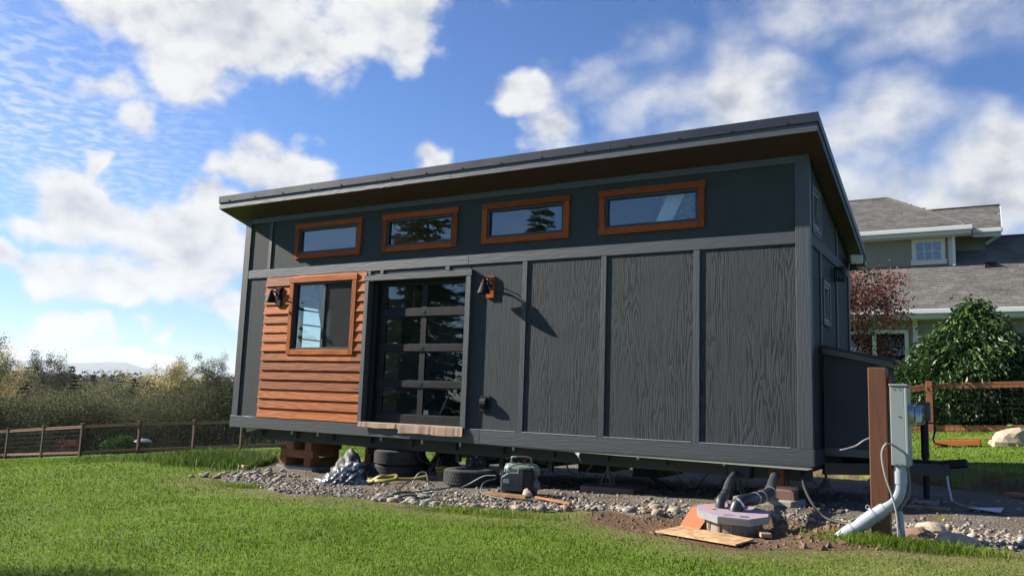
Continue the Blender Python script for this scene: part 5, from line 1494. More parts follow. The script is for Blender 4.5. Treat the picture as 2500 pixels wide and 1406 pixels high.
# plastic basket
bx, by = 3.98, .45
t = thing('basket', 'small yellow slotted plastic basket on the red paving slab', 'basket', (bx, by, z1))
mb = MB(); mb.lathe([(.001, .004), (.062, .004), (.062, .010), (.001, .010)], (bx, by, z1), (0, 0, 1), 24)
mb.build('base', M['yplastic'], t)
MB().lathe([(.092, .105), (.098, .105), (.098, .125), (.092, .125)], (bx, by, z1), (0, 0, 1), 24).build('rim', M['yplastic'], t, smooth=True)
for k in range(20):
    a = 2 * math.pi * k / 20
    MB().bar((bx + .062 * math.cos(a), by + .062 * math.sin(a), z1 + .006), (bx + .094 * math.cos(a), by + .094 * math.sin(a), z1 + .110), .011, .004).build('slat', M['yplastic'], t)
MB().lathe([(.0765, .055), (.079, .055), (.082, .072), (.080, .072)], (bx, by, z1), (0, 0, 1), 24).build('band', M['yplastic'], t, smooth=True)

# yellow ratchet strap thrown down in loops
def ribbon(name, pts, width, mat, label, cat, wd=None):
    P = [Vector(p) for p in pts]; V = []
    for i, p in enumerate(P):
        tn = (P[min(i + 1, len(P) - 1)] - P[max(i - 1, 0)]).normalized()
        s_ = tn.cross(Vector((.3, -.8, .5))).normalized() * width / 2
        V += [p - s_, p + s_]
    F = [(2 * i, 2 * i + 1, 2 * i + 3, 2 * i + 2) for i in range(len(P) - 1)]
    o = MB().add(V, F).build(name, M[mat], smooth=True)
    o.modifiers.new('thick', 'SOLIDIFY').thickness = .004
    if label: tag(o, label, cat)
    return o
def spline(ctrl, n=8):
    P = [Vector(p) for p in ctrl]; P = [P[0] * 2 - P[1]] + P + [P[-1] * 2 - P[-2]]; out = []
    for i in range(1, len(P) - 2):
        for k in range(n):
            t = k / n; a, b, c, d = P[i - 1], P[i], P[i + 1], P[i + 2]
            out.append(.5 * ((2 * b) + (c - a) * t + (2 * a - 5 * b + 4 * c - d) * t * t + (3 * b - a - 3 * c + d) * t ** 3))
    out.append(P[-2]); return out
q = lambda x, y, h: (x, y, gz(x, y) + h)
ribbon('strap', spline([q(3.28, -.34, .05), q(3.42, -.42, .04), q(3.55, -.40, .10), q(3.62, -.30, .10), q(3.70, -.24, .11), q(3.74, -.32, .07), q(3.66, -.42, .05), q(3.52, -.44, .05), q(3.60, -.32, .09), q(3.72, -.18, .06), q(3.86, -.02, .06), q(3.98, .14, .09)]), .052, 'yellow', 'yellow webbing strap lying in loops before the stacked tyres', 'strap')
# crumpled silver tarp and the dark sheet behind it
def crumple(name, c, rad, h, seed, mat, label, cat, sharp=.12, lean=(0, 0)):
    rng = np.random.default_rng(seed); nu, nv = 110, 50
    V = []
    ks = rng.normal(size=(9, 3)) * np.array([4, 4, 7]); ph = rng.random(9) * 6
    for j in range(nv):
        v = j / (nv - 1)
        for i in range(nu):
            a = 2 * math.pi * i / nu
            rr = (1 - v ** 1.6) ** .8
            p = np.array([math.cos(a) * rr, math.sin(a) * rr, v])
            f = sum(1 - 2 * abs(math.sin(float(ks[k] @ p) + ph[k])) for k in range(9)) / 9
            k2 = 1 + sharp * 2.2 * f
            x = c[0] + p[0] * rad[0] * k2 + lean[0] * v; y = c[1] + p[1] * rad[1] * k2 + lean[1] * v
            V.append((x, y, gz(c[0], c[1]) - .01 + v * h * (1 + .3 * sharp * f) + .03 * f * (1 - v)))
    F = [(j * nu + i, j * nu + (i + 1) % nu, (j + 1) * nu + (i + 1) % nu, (j + 1) * nu + i) for j in range(nv - 1) for i in range(nu)]
    o = MB().add(V, F).build(name, M[mat]); tag(o, label, cat)
    me = o.data; me.polygons.foreach_set('use_smooth', [True] * len(me.polygons))
    try: me.set_sharp_from_angle(angle=R(75))
    except Exception: pass
    return o
crumple('silver_tarp', (3.22, -.92), (.40, .24), .33, 3, 'tarp', 'crumpled shiny silver tarp bundle on gravel by timber crib', 'tarp', .34, (.02, .34))
crumple('dark_tarp', (2.78, -.22), (.34, .26), .46, 8, 'darktarp', 'dark grey sheet draped behind the silver tarp bundle', 'tarp', .14, (-.12, .22))
# green hose, cords and grey air hose
def hose(pts, r, mat, name, label, cat, n=8):
    o = MB().tube(spline(pts, n), r, 7).build(name, M[mat], smooth=True); tag(o, label, cat); return o
coil = []
for k in range(34):
    a = k * .62; rr = .20 + .03 * math.sin(k * 1.7)
    x, y = 5.05 + rr * math.cos(a) * 1.15, -1.72 + rr * math.sin(a)
    coil.append((x, y, gz(x, y) + .03 + .012 * (k % 5)))
coil += [q(5.1, -1.3, .05), q(5.0, -1.2, .14), q(4.85, -1.25, .20), q(4.72, -1.38, .12), q(4.8, -1.5, .05), q(5.2, -1.3, .10), q(5.35, -1.1, .12), q(5.5, -1.15, .03)]
hose(coil, .0085, 'hose', 'garden_hose', 'dark green hose lying in coils on gravel left of compressor', 'hose', 5)
hose([q(5.66, -.78, .24), q(5.50, -.80, .23), q(5.30, -.85, .13), q(5.1, -.95, .04), q(4.85, -.98, .03), q(4.6, -.7, .05), q(4.50, -.62, .20), q(4.40, -.66, .19), q(4.36, -.74, .04), q(4.55, -.95, .03), q(4.9, -1.15, .03), q(5.25, -1.2, .03)], .0075, 'greyhose', 'air_hose', 'grey air hose running from compressor across the gravel', 'hose')
hose([q(5.64, -.74, .20), q(5.54, -.85, .16), q(5.60, -1.0, .06), q(5.85, -1.18, .05), q(6.1, -1.3, .03), q(5.9, -1.75, .03), q(5.6, -1.95, .05), q(5.58, -2.1, .03), q(5.8, -2.22, .02), q(6.1, -2.25, .02)], .0055, 'greyhose', 'power_cord', 'thin grey cord trailing from compressor to the lawn edge', 'cord')

# air compressor
cx, cy = 5.93, -.66; zc = gz(cx, cy) + .01
t = thing('air_compressor', 'small twin tank air compressor with grey shroud standing on gravel', 'compressor', (cx, cy, zc), R(14))
def pill(y, z, r, l):
    return MB().lathe([(.001, -l / 2), (r * .55, -l / 2 + .012), (r * .9, -l / 2 + .045), (r, -l / 2 + .08), (r, l / 2 - .08), (r * .9, l / 2 - .045), (r * .55, l / 2 - .012), (.001, l / 2)], (0, y, z), (1, 0, 0), 24, closed=False)
for z_ in (.115, .285):
    pill(.10, z_, .083, .46).build('tank', M['tank'], t, smooth=True, local=True)
MB().box(-.19, .19, -.17, .16, .02, .04).build('base_plate', M['black'], t, local=True, bevel=.004)
for sx in (-.16, .16):
    for sy in (-.14, .13): MB().cyl((sx, sy, 0), (sx, sy, .02), .022, n=10).build('foot', M['rubber'], t, local=True)
sh_ = MB().prism([(-.19, -.165, .055), (.085, -.165, .055), (.085, -.165, .325), (.02, -.165, .335), (.015, -.165, .275), (-.10, -.165, .272), (-.19, -.165, .215)], (0, .16, 0)).build('shroud', M['shroud'], t, local=True, bevel=.010)
for z_ in (.11, .155, .20):
    MB().box(-.175, .075, -.171, -.1655, z_, z_ + .008).build('rib', M['shroud'], sh_, local=True)
MB().box(-.155, -.085, -.1725, -.166, .150, .196).build('plate', M['white'], sh_, local=True)
def lettering(txt, size, mat, parent, loc, rot, name='lettering'):
    cu = bpy.data.curves.new(name, 'FONT'); cu.body = txt; cu.size = size; cu.align_x = 'CENTER'; cu.align_y = 'CENTER'; cu.extrude = .0006
    tmp = bpy.data.objects.new(name, cu); COL.objects.link(tmp)
    me = bpy.data.meshes.new_from_object(tmp.evaluated_get(bpy.context.evaluated_depsgraph_get()))
    bpy.data.objects.remove(tmp)
    o = bpy.data.objects.new(name, me); me.materials.clear(); me.materials.append(M[mat])
    COL.objects.link(o); o.parent = parent; o.location = loc; o.rotation_euler = rot
    return o
lettering('2HP', .034, 'black', sh_, (-.12, -.1735, .172), (R(90), 0, 0))
MB().box(.086, .185, -.150, -.02, .06, .33).build('cylinder_head', M['black'], t, local=True, bevel=.012)
for k in range(9):
    MB().box(.082, .192, -.156, -.015, .085 + k * .024, .091 + k * .024).build('cooling_fin', M['shroud'], t, local=True)
MB().tube(spline([(.17, -.10, .30), (.20, -.08, .315), (.215, -.04, .27), (.212, .02, .18), (.20, .06, .16)], 5), .009, 8).build('pipe', M['steel'], t, smooth=True, local=True)
MB().tube(spline([(-.13, .08, .36), (-.13, .07, .42), (-.11, .06, .442), (-.02, .06, .443), (.10, .06, .443), (.12, .06, .42), (.12, .08, .365)], 5), .012, 8).build('handle', M['tank'], t, smooth=True, local=True)
MB().cyl((-.06, .06, .443), (.09, .06, .443), .018, n=10).build('grip', M['rubber'], t, smooth=True, local=True)
mb = MB(); mb.box(-.235, -.17, -.06, .0, .225, .27); mb.build('regulator', M['steel'], t, local=True, bevel=.006)
MB().cyl((-.205, -.06, .262), (-.205, -.085, .262), .024, n=14).build('gauge', M['steel'], t, smooth=True, local=True)
MB().cyl((-.18, -.03, .27), (-.18, -.03, .31), .012, n=8).build('valve', M['galv'], t, smooth=True, local=True)
MB().tube(spline([(-.16, .03, .30), (-.08, -.02, .345), (.04, -.03, .37), (.12, -.05, .36), (.15, -.08, .33)], 5), .008, 7).build('tube', M['rubber'], t, smooth=True, local=True)

# loose wood
def plank(p0, p1, w_, h_, mat, name, label, cat='board'):
    a = Vector((p0[0], p0[1], gz(*p0[:2]) + h_ / 2 + (p0[2] if len(p0) > 2 else .02))); b = Vector((p1[0], p1[1], gz(*p1[:2]) + h_ / 2 + (p1[2] if len(p1) > 2 else .02)))
    o = MB().bar(a, b, w_, h_).build(name, M[mat], bevel=.003); tag(o, label, cat); return o
plank((5.72, -1.06, .05), (6.36, -1.20, .04), .10, .035, 'cedarboard', 'cedar_board', 'split orange cedar board on stones below compressor')
plank((6.38, -1.06, .035), (7.0, -1.42, .03), .035, .025, 'crib', 'stick', 'thin reddish stick on stones right of cedar board', 'stick')
plank((.15, .10, .02), (.50, -.05, .03), .09, .05, 'board', 'scrap_wood', 'short pale wood offcut on gravel left of timber crib', 'offcut')
plank((-.6, .75, .05), (-.25, .62, .05), .08, .04, 'board', 'scrap_wood', 'wood offcut at weed edge far left of gravel', 'offcut')
plank((9.06, -1.92, .015), (9.28, -2.42, .015), .085, .035, 'board', 'scrap_wood', 'short pale wood block on soil right of the buried tank lid', 'offcut')
plank((10.05, .70, .02), (10.45, .62, .02), .11, .03, 'board', 'scrap_wood', 'flat grey board on shaded gravel before tongue jack', 'offcut')

# strand board and rust plywood beside the tank riser
def sheetboard(corners, th, mat, name, label):
    o = MB().prism(corners, (0, 0, th)).build(name, M[mat], bevel=.002); tag(o, label, 'board'); return o
c_ = [(8.40, -2.62), (8.47, -2.16), (9.23, -2.60), (9.17, -2.93)]
sheetboard([(x, y, gz(x, y) + .016) for x, y in c_], .013, 'osb', 'strand_board', 'pale strand board lying on lawn edge before the tank lid')
mb = MB(); a = Vector((8.45, -2.14, gz(8.45, -2.14) + .02)); b = Vector((8.68, -2.32, gz(8.68, -2.32) + .02)); upv = Vector((.10, .12, .19))
up2 = Vector((.07, .13, .17))
mb.prism([a, b, b + upv, b.lerp(a, .55) + up2 * 1.12, a + up2 * .9], (.006, -.010, .006))
o = mb.build('rust_plywood', M['rustply']); tag(o, 'rust orange plywood offcut leaning against the tank lid', 'board')
# riser and octagonal foam lid with drain pipes
rx, ry = 8.93, -2.14; zr0 = gz(rx, ry) - .03
t = thing('septic_riser', 'buried round plastic riser under pink octagonal foam lid', 'septic riser', (rx, ry, zr0))
tilt = Matrix.Rotation(R(5), 4, Vector((.86, .51, 0)))
LZ = -.355
MB().lathe([(.245, 0), (.235, LZ - zr0 + .0), (.215, LZ - zr0), (.215, 0)], (rx, ry, zr0), (0, 0, 1), 36).build('riser', M['riser'], t, smooth=True)
for k in range(14):
    a = 2 * math.pi * k / 14
    MB().box(rx + .243 * math.cos(a) - .008, rx + .243 * math.cos(a) + .008, ry + .243 * math.sin(a) - .008, ry + .243 * math.sin(a) + .008, zr0 + .02, LZ - .003).build('riser_rib', M['riser'], t)
def octo(r, z0, z1):
    P = []
    for k in range(8):
        a = math.pi / 8 + k * math.pi / 4 + .25
        P.append(Vector((r * math.cos(a) * (1.0 + .08 * (k % 3 == 0)), r * math.sin(a), 0)))
    lift = lambda p, z: tilt @ (p + Vector((0, 0, z))) + Vector((rx, ry, LZ + .02))
    mb = MB(); n = 8
    mb.add([lift(p, z0) for p in P] + [lift(p, z1) for p in P], [tuple(range(n - 1, -1, -1)), tuple(range(n, 2 * n))] + [(i, (i + 1) % n, (i + 1) % n + n, i + n) for i in range(n)])
    return mb, lift
mb, lift = octo(.315, .0, .052); lid = mb.build('foam_lid', M['foil'], t)
mb, lift = octo(.308, .0525, .058); fo = mb.build('foam_face', M['foam'], lid)
def onlid(u, v, h=.059): return lift(Vector((u, v, 0)), h)
mk = lettering('(SD)', .055, 'marker', lid, onlid(.02, -.20) - ORG[t], (R(6), 0, R(28)), 'marker_writing')
MB().prism([onlid(.10, -.17), onlid(.17, -.14), onlid(.185, -.19), onlid(.12, -.215)], (0, 0, .0008)).build('dark_patch', M['marker'], lid)
MB().tube([(rx - .235, ry - .10, LZ - .09), (rx - .255, ry - .05, LZ - .05), (rx - .25, ry - .07, LZ + .01)], .018, 6).build('red_tape', M['tape_red'], t)
t = thing('drain_pipe', 'slim grey black drain pipe from house floor to left of lid', 'drain pipe', (8.80, -2.10, -.30), group='drain pipes into the tank lid')
pA = spline([(8.30, .22, -.06), (8.31, .15, -.14), (8.45, -.55, -.165), (8.62, -1.25, -.178), (8.76, -1.80, -.188)], 6)
MB().tube(pA, .036, 14).build('pipe', M['abs'], t, smooth=True)
MB().tube(spline([(8.75, -1.76, -.187), (8.79, -1.95, -.190), (8.802, -2.05, -.195), (8.803, -2.09, -.22), (8.803, -2.10, -.28), (8.803, -2.10, -.31)], 5), .041, 14).build('elbow', M['abs'], t, smooth=True)
MB().lathe([(.036, -.012), (.046, -.012), (.046, .012), (.036, .012)], (8.745, -1.74, -.186), (.25, -.95, -.02), 16).build('collar', M['abs'], t, smooth=True)
MB().box(8.22, 8.50, .12, .36, -.20, -.02).build('trap_box', M['rubcoup'], t, bevel=.02)
t = thing('drain_pipe', 'thick black drain pipe with steel clamps bending into pink lid', 'drain pipe', (8.95, -2.12, -.30), group='drain pipes into the tank lid')
pB = spline([(8.70, .30, -.10), (8.78, .05, -.13), (8.90, -.6, -.17), (9.03, -1.2, -.19)], 6)
MB().tube(pB, .048, 16).build('pipe', M['abs'], t, smooth=True)
MB().tube([(9.02, -1.15, -.189), (9.05, -1.45, -.192), (9.05, -1.72, -.192)], .054, 16).build('coupling', M['rubcoup'], t, smooth=True)
MB().tube(spline([(9.05, -1.70, -.192), (9.035, -1.95, -.19), (9.00, -2.06, -.195), (8.965, -2.11, -.225), (8.945, -2.13, -.29), (8.944, -2.13, -.315)], 5), .056, 16).build('elbow', M['rubcoup'], t, smooth=True)
for c, d in (((9.03, -1.22, -.19), (.1, -1, 0)), ((9.05, -1.66, -.192), (0, -1, 0)), ((9.046, -1.86, -.191), (-.1, -1, 0)), ((8.975, -2.10, -.218), (-.6, -.6, -.6))):
    MB().lathe([(.050, -.008), (.0595, -.008), (.0595, .008), (.050, .008)], c, d, 20).build('clamp', M['clamp'], t, smooth=True)
MB().cyl((9.05, -1.63, -.14), (9.05, -1.70, -.14), .008, n=8).build('clamp_screw', M['clamp'], t)
hose([(9.05, .30, -.05), (9.1, -.02, -.18), q(9.25, -.45, .14), q(9.45, -.95, .06), q(9.7, -1.35, .04), q(9.95, -1.62, .03), q(10.12, -1.86, .02)], .014, 'wire', 'conduit_cable', 'dark flexible cable from house to the brown utility post', 'cable')

# ------------------------------------------------------------------ utility post with meter
PX, PY = 10.10, -2.02; zp = gz(PX, PY)
t = thing('utility_post', 'rust brown square timber post right of the house', 'post', (PX, PY, zp))
MB().box(PX - .07, PX + .07, PY - .07, PY + .07, zp - .4, .975).build('post', M['postwood'], t, bevel=.006)
MB().box(PX + .071, PX + .092, PY - .05, PY + .05, .62, .90).build('backing_board', M['cedar_deep_z'], t, bevel=.003)
MB().box(PX + .071, PX + .092, PY - .05, PY + .05, .02, .38).build('backing_board', M['cedar_deep_z'], t, bevel=.003)
MX0, MX1 = PX + .094, PX + .222
t = thing('meter_box', 'grey electric meter box on side of the rust brown post', 'meter box', (PX + .15, PY, .17))
MB().box(MX0, MX1 - .022, PY - .085, PY + .20, .195, .825).build('back_box', M['meter'], t, bevel=.004)
MB().box(MX1 - .0215, MX1, PY - .090, PY + .205, .190, .815).build('cover', M['meter'], t, bevel=.004)
MB().box(MX0 - .006, MX1 + .006, PY - .095, PY + .21, .8255, .842).build('rain_cap', M['meter'], t, bevel=.004)
for z_ in (.21, .80):
    for dx in (.03, .07): MB().cyl((MX0 + dx, PY - .0855, z_), (MX0 + dx, PY - .090, z_), .005, n=6).build('screw', M['steel'], t)
MB().cyl((MX0 + .062, PY - .0855, .585), (MX0 + .062, PY - .091, .585), .006, n=8).build('screw', M['steel'], t)
mm = MB().cyl((MX1, PY + .06, .60), (MX1 + .04, PY + .06, .60), .085, n=24).build('meter_ring', M['galv'], t, smooth=True)
MB().lathe([(.001, 0), (.078, 0), (.078, .055), (.068, .072), (.001, .072)], (MX1 + .04, PY + .06, .60), (1, 0, 0), 24).build('meter_glass', M['glass'], mm, smooth=True)
MB().box(MX1 + .05, MX1 + .085, PY + .0, PY + .12, .60, .66).build('meter_label', M['blue'], mm)
MB().box(MX1 + .05, MX1 + .085, PY + .0, PY + .12, .545, .595).build('meter_body', M['white'], mm)
# conduit
t = thing('conduit_elbow', 'thick pale grey plastic conduit bending from meter box to ground', 'conduit', (9.80, -2.10, gz(9.8, -2.1)))
pc = spline([(PX + .142, PY - .01, .200), (PX + .142, PY - .01, .10), (PX + .140, PY - .012, .02), (PX + .115, PY - .02, -.06), (PX + .05, PY - .035, -.135), (PX - .06, PY - .06, -.225), (PX - .20, PY - .09, -.335), (PX - .27, PY - .105, -.385)], 6)
MB().tube(pc, .050, 20).build('bend', M['pvc'], t, smooth=True)
def collar(p, d, r, l, mat='pvc', nm='collar'):
    MB().lathe([(r - .008, -l / 2), (r, -l / 2), (r, l / 2), (r - .008, l / 2)], p, d, 24).build(nm, M[mat], t, smooth=True)
collar((PX + .142, PY - .01, .10), (0, 0, 1), .0565, .10)
dl = Vector((-.115, -.025, -.095)).normalized()
collar(Vector((PX - .00, PY - .048, -.178)), dl, .057, .08)
collar(Vector((PX - .10, PY - .068, -.256)), dl, .0575, .12)
collar(Vector((PX - .235, PY - .097, -.360)), dl, .057, .09)
collar(Vector((PX - .045, PY - .056, -.212)), dl, .066, .018, 'pvc', 'strap_ring')
for s_ in (-1, 1):
    sd = Vector((dl.z, 0, -dl.x)).normalized() * s_
    p = Vector((PX - .045, PY - .056, -.212)) + sd * .08
    MB().lathe([(.010, -.006), (.018, -.006), (.018, .006), (.010, .006)], p, (.1, -1, 0), 14).build('strap_ear', M['pvc'], t, smooth=True)
MB().cyl(Vector((PX - .265, PY - .104, -.382)), Vector((PX - .335, PY - .118, -.432)), .049, .046, 20).build('broken_end', M['pvcw'], t, smooth=True)
hose([(PX + .10, PY - .088, .36), (PX + .06, PY - .13, .36), (PX + .03, PY - .14, .28), (PX + .05, PY - .14, .12), (PX + .10, PY - .12, -.06), (PX + .125, PY - .11, -.20), (PX + .13, PY - .10, zp + .0)], .008, 'cable', 'loose_cable', 'thin pale cable hanging from meter box before brown post', 'cable')
hose([(PX + .19, PY + .10, .19), (PX + .20, PY + .11, .05), (PX + .19, PY + .10, -.05), (PX + .14, PY + .06, -.14), (PX + .12, PY + .04, -.20)], .013, 'greyhose', 'flex_conduit', 'thin grey flexible conduit curving under the meter box', 'cable')
o = MB().cyl((PX + .135, PY + .03, -.17), (PX + .16, PY + .0, zp - .05), .020, n=12).build('upright_conduit', M['pvc'], smooth=True); tag(o, 'slim grey upright conduit pipe in grass beside brown post', 'conduit')
hose([(PX - .072, PY - .02, .40), (PX - .12, PY - .03, .375), (PX - .18, PY - .03, .33), (PX - .26, PY - .05, .30), (PX - .30, PY - .05, .29)], .006, 'cable', 'loose_wire', 'loose pale wire sticking out left of the brown post', 'wire')

# boulder, plank, litter on the right-hand lawn
def rock(c, r, seed, name, mat, label, cat, sub=3, flat=.8):
    rng = np.random.default_rng(seed)
    import bmesh
    bm = bmesh.new(); bmesh.ops.create_icosphere(bm, subdivisions=sub, radius=1)
    K = rng.normal(size=(10, 3)); K /= np.linalg.norm(K, axis=1)[:, None]; D = .62 + .3 * rng.random(10)
    for v in bm.verts:
        p = np.array(v.co); s_ = 1.0
        for k in range(10):
            t_ = p @ K[k]
            if t_ > D[k]: s_ = min(s_, D[k] / t_)
        v.co = Vector(p * s_ * (1 + .03 * rng.normal()) * np.array([r[0], r[1], r[2]]))
    me = bpy.data.meshes.new(name); bm.to_mesh(me); bm.free()
    me.materials.append(M[mat]); o = bpy.data.objects.new(name, me); COL.objects.link(o); o.location = c
    tag(o, label, cat); return o
bx, by = 11.17, 7.0
rock((bx, by, gz(bx, by) + .06), (.36, .30, .30), 4, 'boulder', 'boulder', 'large tan boulder at right edge on the upper lawn', 'boulder')
plank((9.95, 7.1, .02), (10.65, 7.05, .03), .22, .09, 'rustply', 'brown_plank', 'flat brown board on upper lawn left of the boulder')
plank((10.15, 7.25, .12), (10.85, 7.2, .12), .03, .03, 'yellow', 'yellow_level', 'thin yellow bar lying on the brown board', 'bar')
rock((10.86, 7.1, gz(10.86, 7.1) + .05), (.10, .09, .08), 9, 'clod', 'boulder', 'small dark clod of soil between yellow bar and boulder', 'clod')
o = MB().add([(10.62, .78, gz(10.6, .8) + .05), (10.92, .70, gz(10.9, .7) + .03), (10.95, .88, gz(10.95, .9) + .06), (10.66, .95, gz(10.7, .95) + .03), (10.78, .82, gz(10.8, .8) + .02)], [(0, 1, 4), (1, 2, 4), (2, 3, 4), (3, 0, 4)]).build('plastic_scrap', M['white']); tag(o, 'scrap of white plastic on the shaded gravel at right', 'scrap')
o.modifiers.new('thick', 'SOLIDIFY').thickness = .004
plank((11.0, 2.85, .03), (12.2, 1.95, .03), .15, .04, 'cedarboard', 'flat_board', 'pale board at foot of the earth bank at right edge')
rock((10.42, -1.32, gz(10.42, -1.3) + .03), (.16, .12, .085), 12, 'flat_rock', 'boulder', 'large rounded tan rock behind grass tuft right of post', 'rock')
rock((10.36, -1.75, gz(10.36, -1.75) + .02), (.15, .10, .07), 13, 'flat_rock', 'paver', 'brown flat rock half sunk in grass right of post', 'rock')
rock((10.62, -1.86, gz(10.6, -1.86) + .02), (.17, .10, .07), 14, 'flat_rock', 'boulder', 'low shaded rock at lawn edge right of grass tuft', 'rock')
o = rock((5.93 + .26, -.92, gz(6.2, -.92) + .04), (.085, .05, .095), 15, 'stone_slab', 'boulder', 'grey pointed stone leaning against compressor', 'stone')

# ------------------------------------------------------------------ stones in the gravel bed
import bmesh
def stone_mesh(seed, sub=2):
    rng = np.random.default_rng(seed)
    bm = bmesh.new(); bmesh.ops.create_icosphere(bm, subdivisions=sub, radius=1)
    sc = np.array([1, .62 + .3 * rng.random(), .42 + .28 * rng.random()]); k = rng.normal(size=(3, 3)) * 1.4; ph = rng.random(3) * 6
    for v in bm.verts:
        p = np.array(v.co); f = 1 + .09 * sum(math.sin(float(k[i] @ p) + ph[i]) for i in range(3))
        v.co = Vector(p * f * sc)
    me = bpy.data.meshes.new('stone'); bm.to_mesh(me); bm.free()
    me.polygons.foreach_set('use_smooth', [True] * len(me.polygons)); me.materials.append(M['stone'])
    return me
SM = [stone_mesh(100 + k, 2) for k in range(7)]
rs = np.random.default_rng(77)
def edge_pts(n, a, b, inward, spread):
    """points along the front edge of the gravel from vertex a to b"""
    seg = GRAVEL[a:b + 1]; out = []
    ln = [math.dist(seg[i], seg[i + 1]) for i in range(len(seg) - 1)]; tot = sum(ln)
    for _ in range(n):
        s_ = rs.random() * tot; i = 0
        while s_ > ln[i] and i < len(ln) - 1: s_ -= ln[i]; i += 1
        f = s_ / ln[i]; p = (seg[i][0] + f * (seg[i + 1][0] - seg[i][0]), seg[i][1] + f * (seg[i + 1][1] - seg[i][1]))
        out.append((p[0] + rs.normal() * .05, p[1] + inward + abs(rs.normal()) * spread))
    return out
SP = []
SP += [(p, .030 + .050 * rs.random() ** 2) for p in edge_pts(120, 5, 11, .06, .30)]
SP += [(p, .028 + .045 * rs.random() ** 2) for p in edge_pts(60, 0, 4, .08, .45)]
SP += [((.55 + rs.random() * 1.5, -.95 + rs.random() * .9 - .3), .03 + .045 * rs.random() ** 2) for _ in range(40)]
SP += [((9.9 + rs.random() * 1.5, -1.45 + rs.random() * .55 - .25 * rs.random()), .022 + .035 * rs.random() ** 2) for _ in range(55)]
SP += [((2.0 + rs.random() * 6.5, -1.7 + rs.random() * 1.6), .022 + .03 * rs.random() ** 2) for _ in range(25)]
SP = [s_ for s_ in SP if math.hypot(s_[0][0] - rx, s_[0][1] - ry) > .40][:300]
for (x, y), r_ in SP:
    o = bpy.data.objects.new('stone', SM[rs.integers(0, len(SM))]); COL.objects.link(o); o.parent = gravel_bed
    o.location = (x, y, gz(x, y) + .012 + r_ * (.02 + .24 * rs.random())); o.scale = (r_, r_, r_)
    o.rotation_euler = (rs.normal() * .25, rs.normal() * .25, rs.random() * 6.28)
def pebbles(n=15000):
    rng = np.random.default_rng(78)
    ph = np.array([[0, 0, 1], [.894, 0, .447], [.276, .851, .447], [-.724, .526, .447], [-.724, -.526, .447], [.276, -.851, .447], [.724, .526, -.447], [-.276, .851, -.447], [-.894, 0, -.447], [-.276, -.851, -.447], [.724, -.526, -.447], [0, 0, -1]])
    fc = np.array([[0, 1, 2], [0, 2, 3], [0, 3, 4], [0, 4, 5], [0, 5, 1], [1, 6, 2], [2, 7, 3], [3, 8, 4], [4, 9, 5], [5, 10, 1], [6, 7, 2], [7, 8, 3], [8, 9, 4], [9, 10, 5], [10, 6, 1]])
    x = rng.uniform(-.3, 13, n * 3); y = rng.uniform(-2.4, 3.2, n * 3)
    d = sdist(GRAVEL, x, y)
    # thicker along the front edge and in drifts
    dens = .12 + .88 * np.exp(-np.abs(d + .25) / .28) * (y < 0) + .22 * (wob(x * 1.3, y * 1.3) > .45)
    dens = dens * np.where(y > -.7, .35, 1.0)
    k = (d < -.02) & (rng.random(len(x)) < dens); x = x[k][:n]; y = y[k][:n]; n = len(x)
    r_ = .009 + .020 * rng.random(n) ** 2.2
    a = rng.random(n) * 6.28; ca, sa = np.cos(a), np.sin(a)
    sc = np.stack([r_ * (1 + .3 * rng.random(n)), r_ * (.7 + .3 * rng.random(n)), r_ * (.5 + .3 * rng.random(n))], -1)
    P = ph[None] * sc[:, None] * (1 + .12 * rng.normal(size=(n, 12, 1)))
    X = P[..., 0] * ca[:, None] - P[..., 1] * sa[:, None] + x[:, None]; Y = P[..., 0] * sa[:, None] + P[..., 1] * ca[:, None] + y[:, None]
    Z = P[..., 2] + (g(x, y) + .014 + r_ * .35)[:, None]
    V = np.stack([X, Y, Z], -1).reshape(-1, 3); F = (fc[None] + (np.arange(n) * 12)[:, None, None]).reshape(-1, 3)
    col = pick(rng, n, [(.25, .21, .155), (.19, .175, .155), (.31, .265, .195), (.13, .12, .11), (.20, .15, .105), (.26, .235, .20)], .22)
    o = np_mesh('pebbles', V, F, M['pebble'], np.repeat(col, 12, 0), parent=gravel_bed, smooth=True); o['kind'] = 'stuff'
pebbles()
def clods(n=1600):
    rng = np.random.default_rng(79)
    x = rng.uniform(7.3, 11.4, n * 3); y = rng.uniform(-3.1, -1.0, n * 3)
    k = sdist(SOIL, x, y) < -.03; x = x[k][:n]; y = y[k][:n]; n = len(x)
    cube = np.array([[0, 0, 1], [1, 0, 0], [0, 1, 0], [-1, 0, 0], [0, -1, 0]]); fc = np.array([[0, 1, 2], [0, 2, 3], [0, 3, 4], [0, 4, 1]])
    r_ = .006 + .016 * rng.random(n) ** 3 * (1 + .8 * np.exp(-((x - 9.7) / .4) ** 2))
    P = (cube[None] + .35 * rng.normal(size=(n, 5, 3))) * r_[:, None, None]
    V = (P + np.stack([x, y, g(x, y) - .002], -1)[:, None]).reshape(-1, 3); F = (fc[None] + (np.arange(n) * 5)[:, None, None]).reshape(-1, 3)
    o = np_mesh('soil_clods', V, F, M['clod'], None); tag(o, 'loose brown soil crumbs round the buried tank', 'soil', kind='stuff')
M['clod'] = plain('soil', (0.15, 0.095, 0.058), 0.95, 0, .35, 14, 90, .4)
clods()

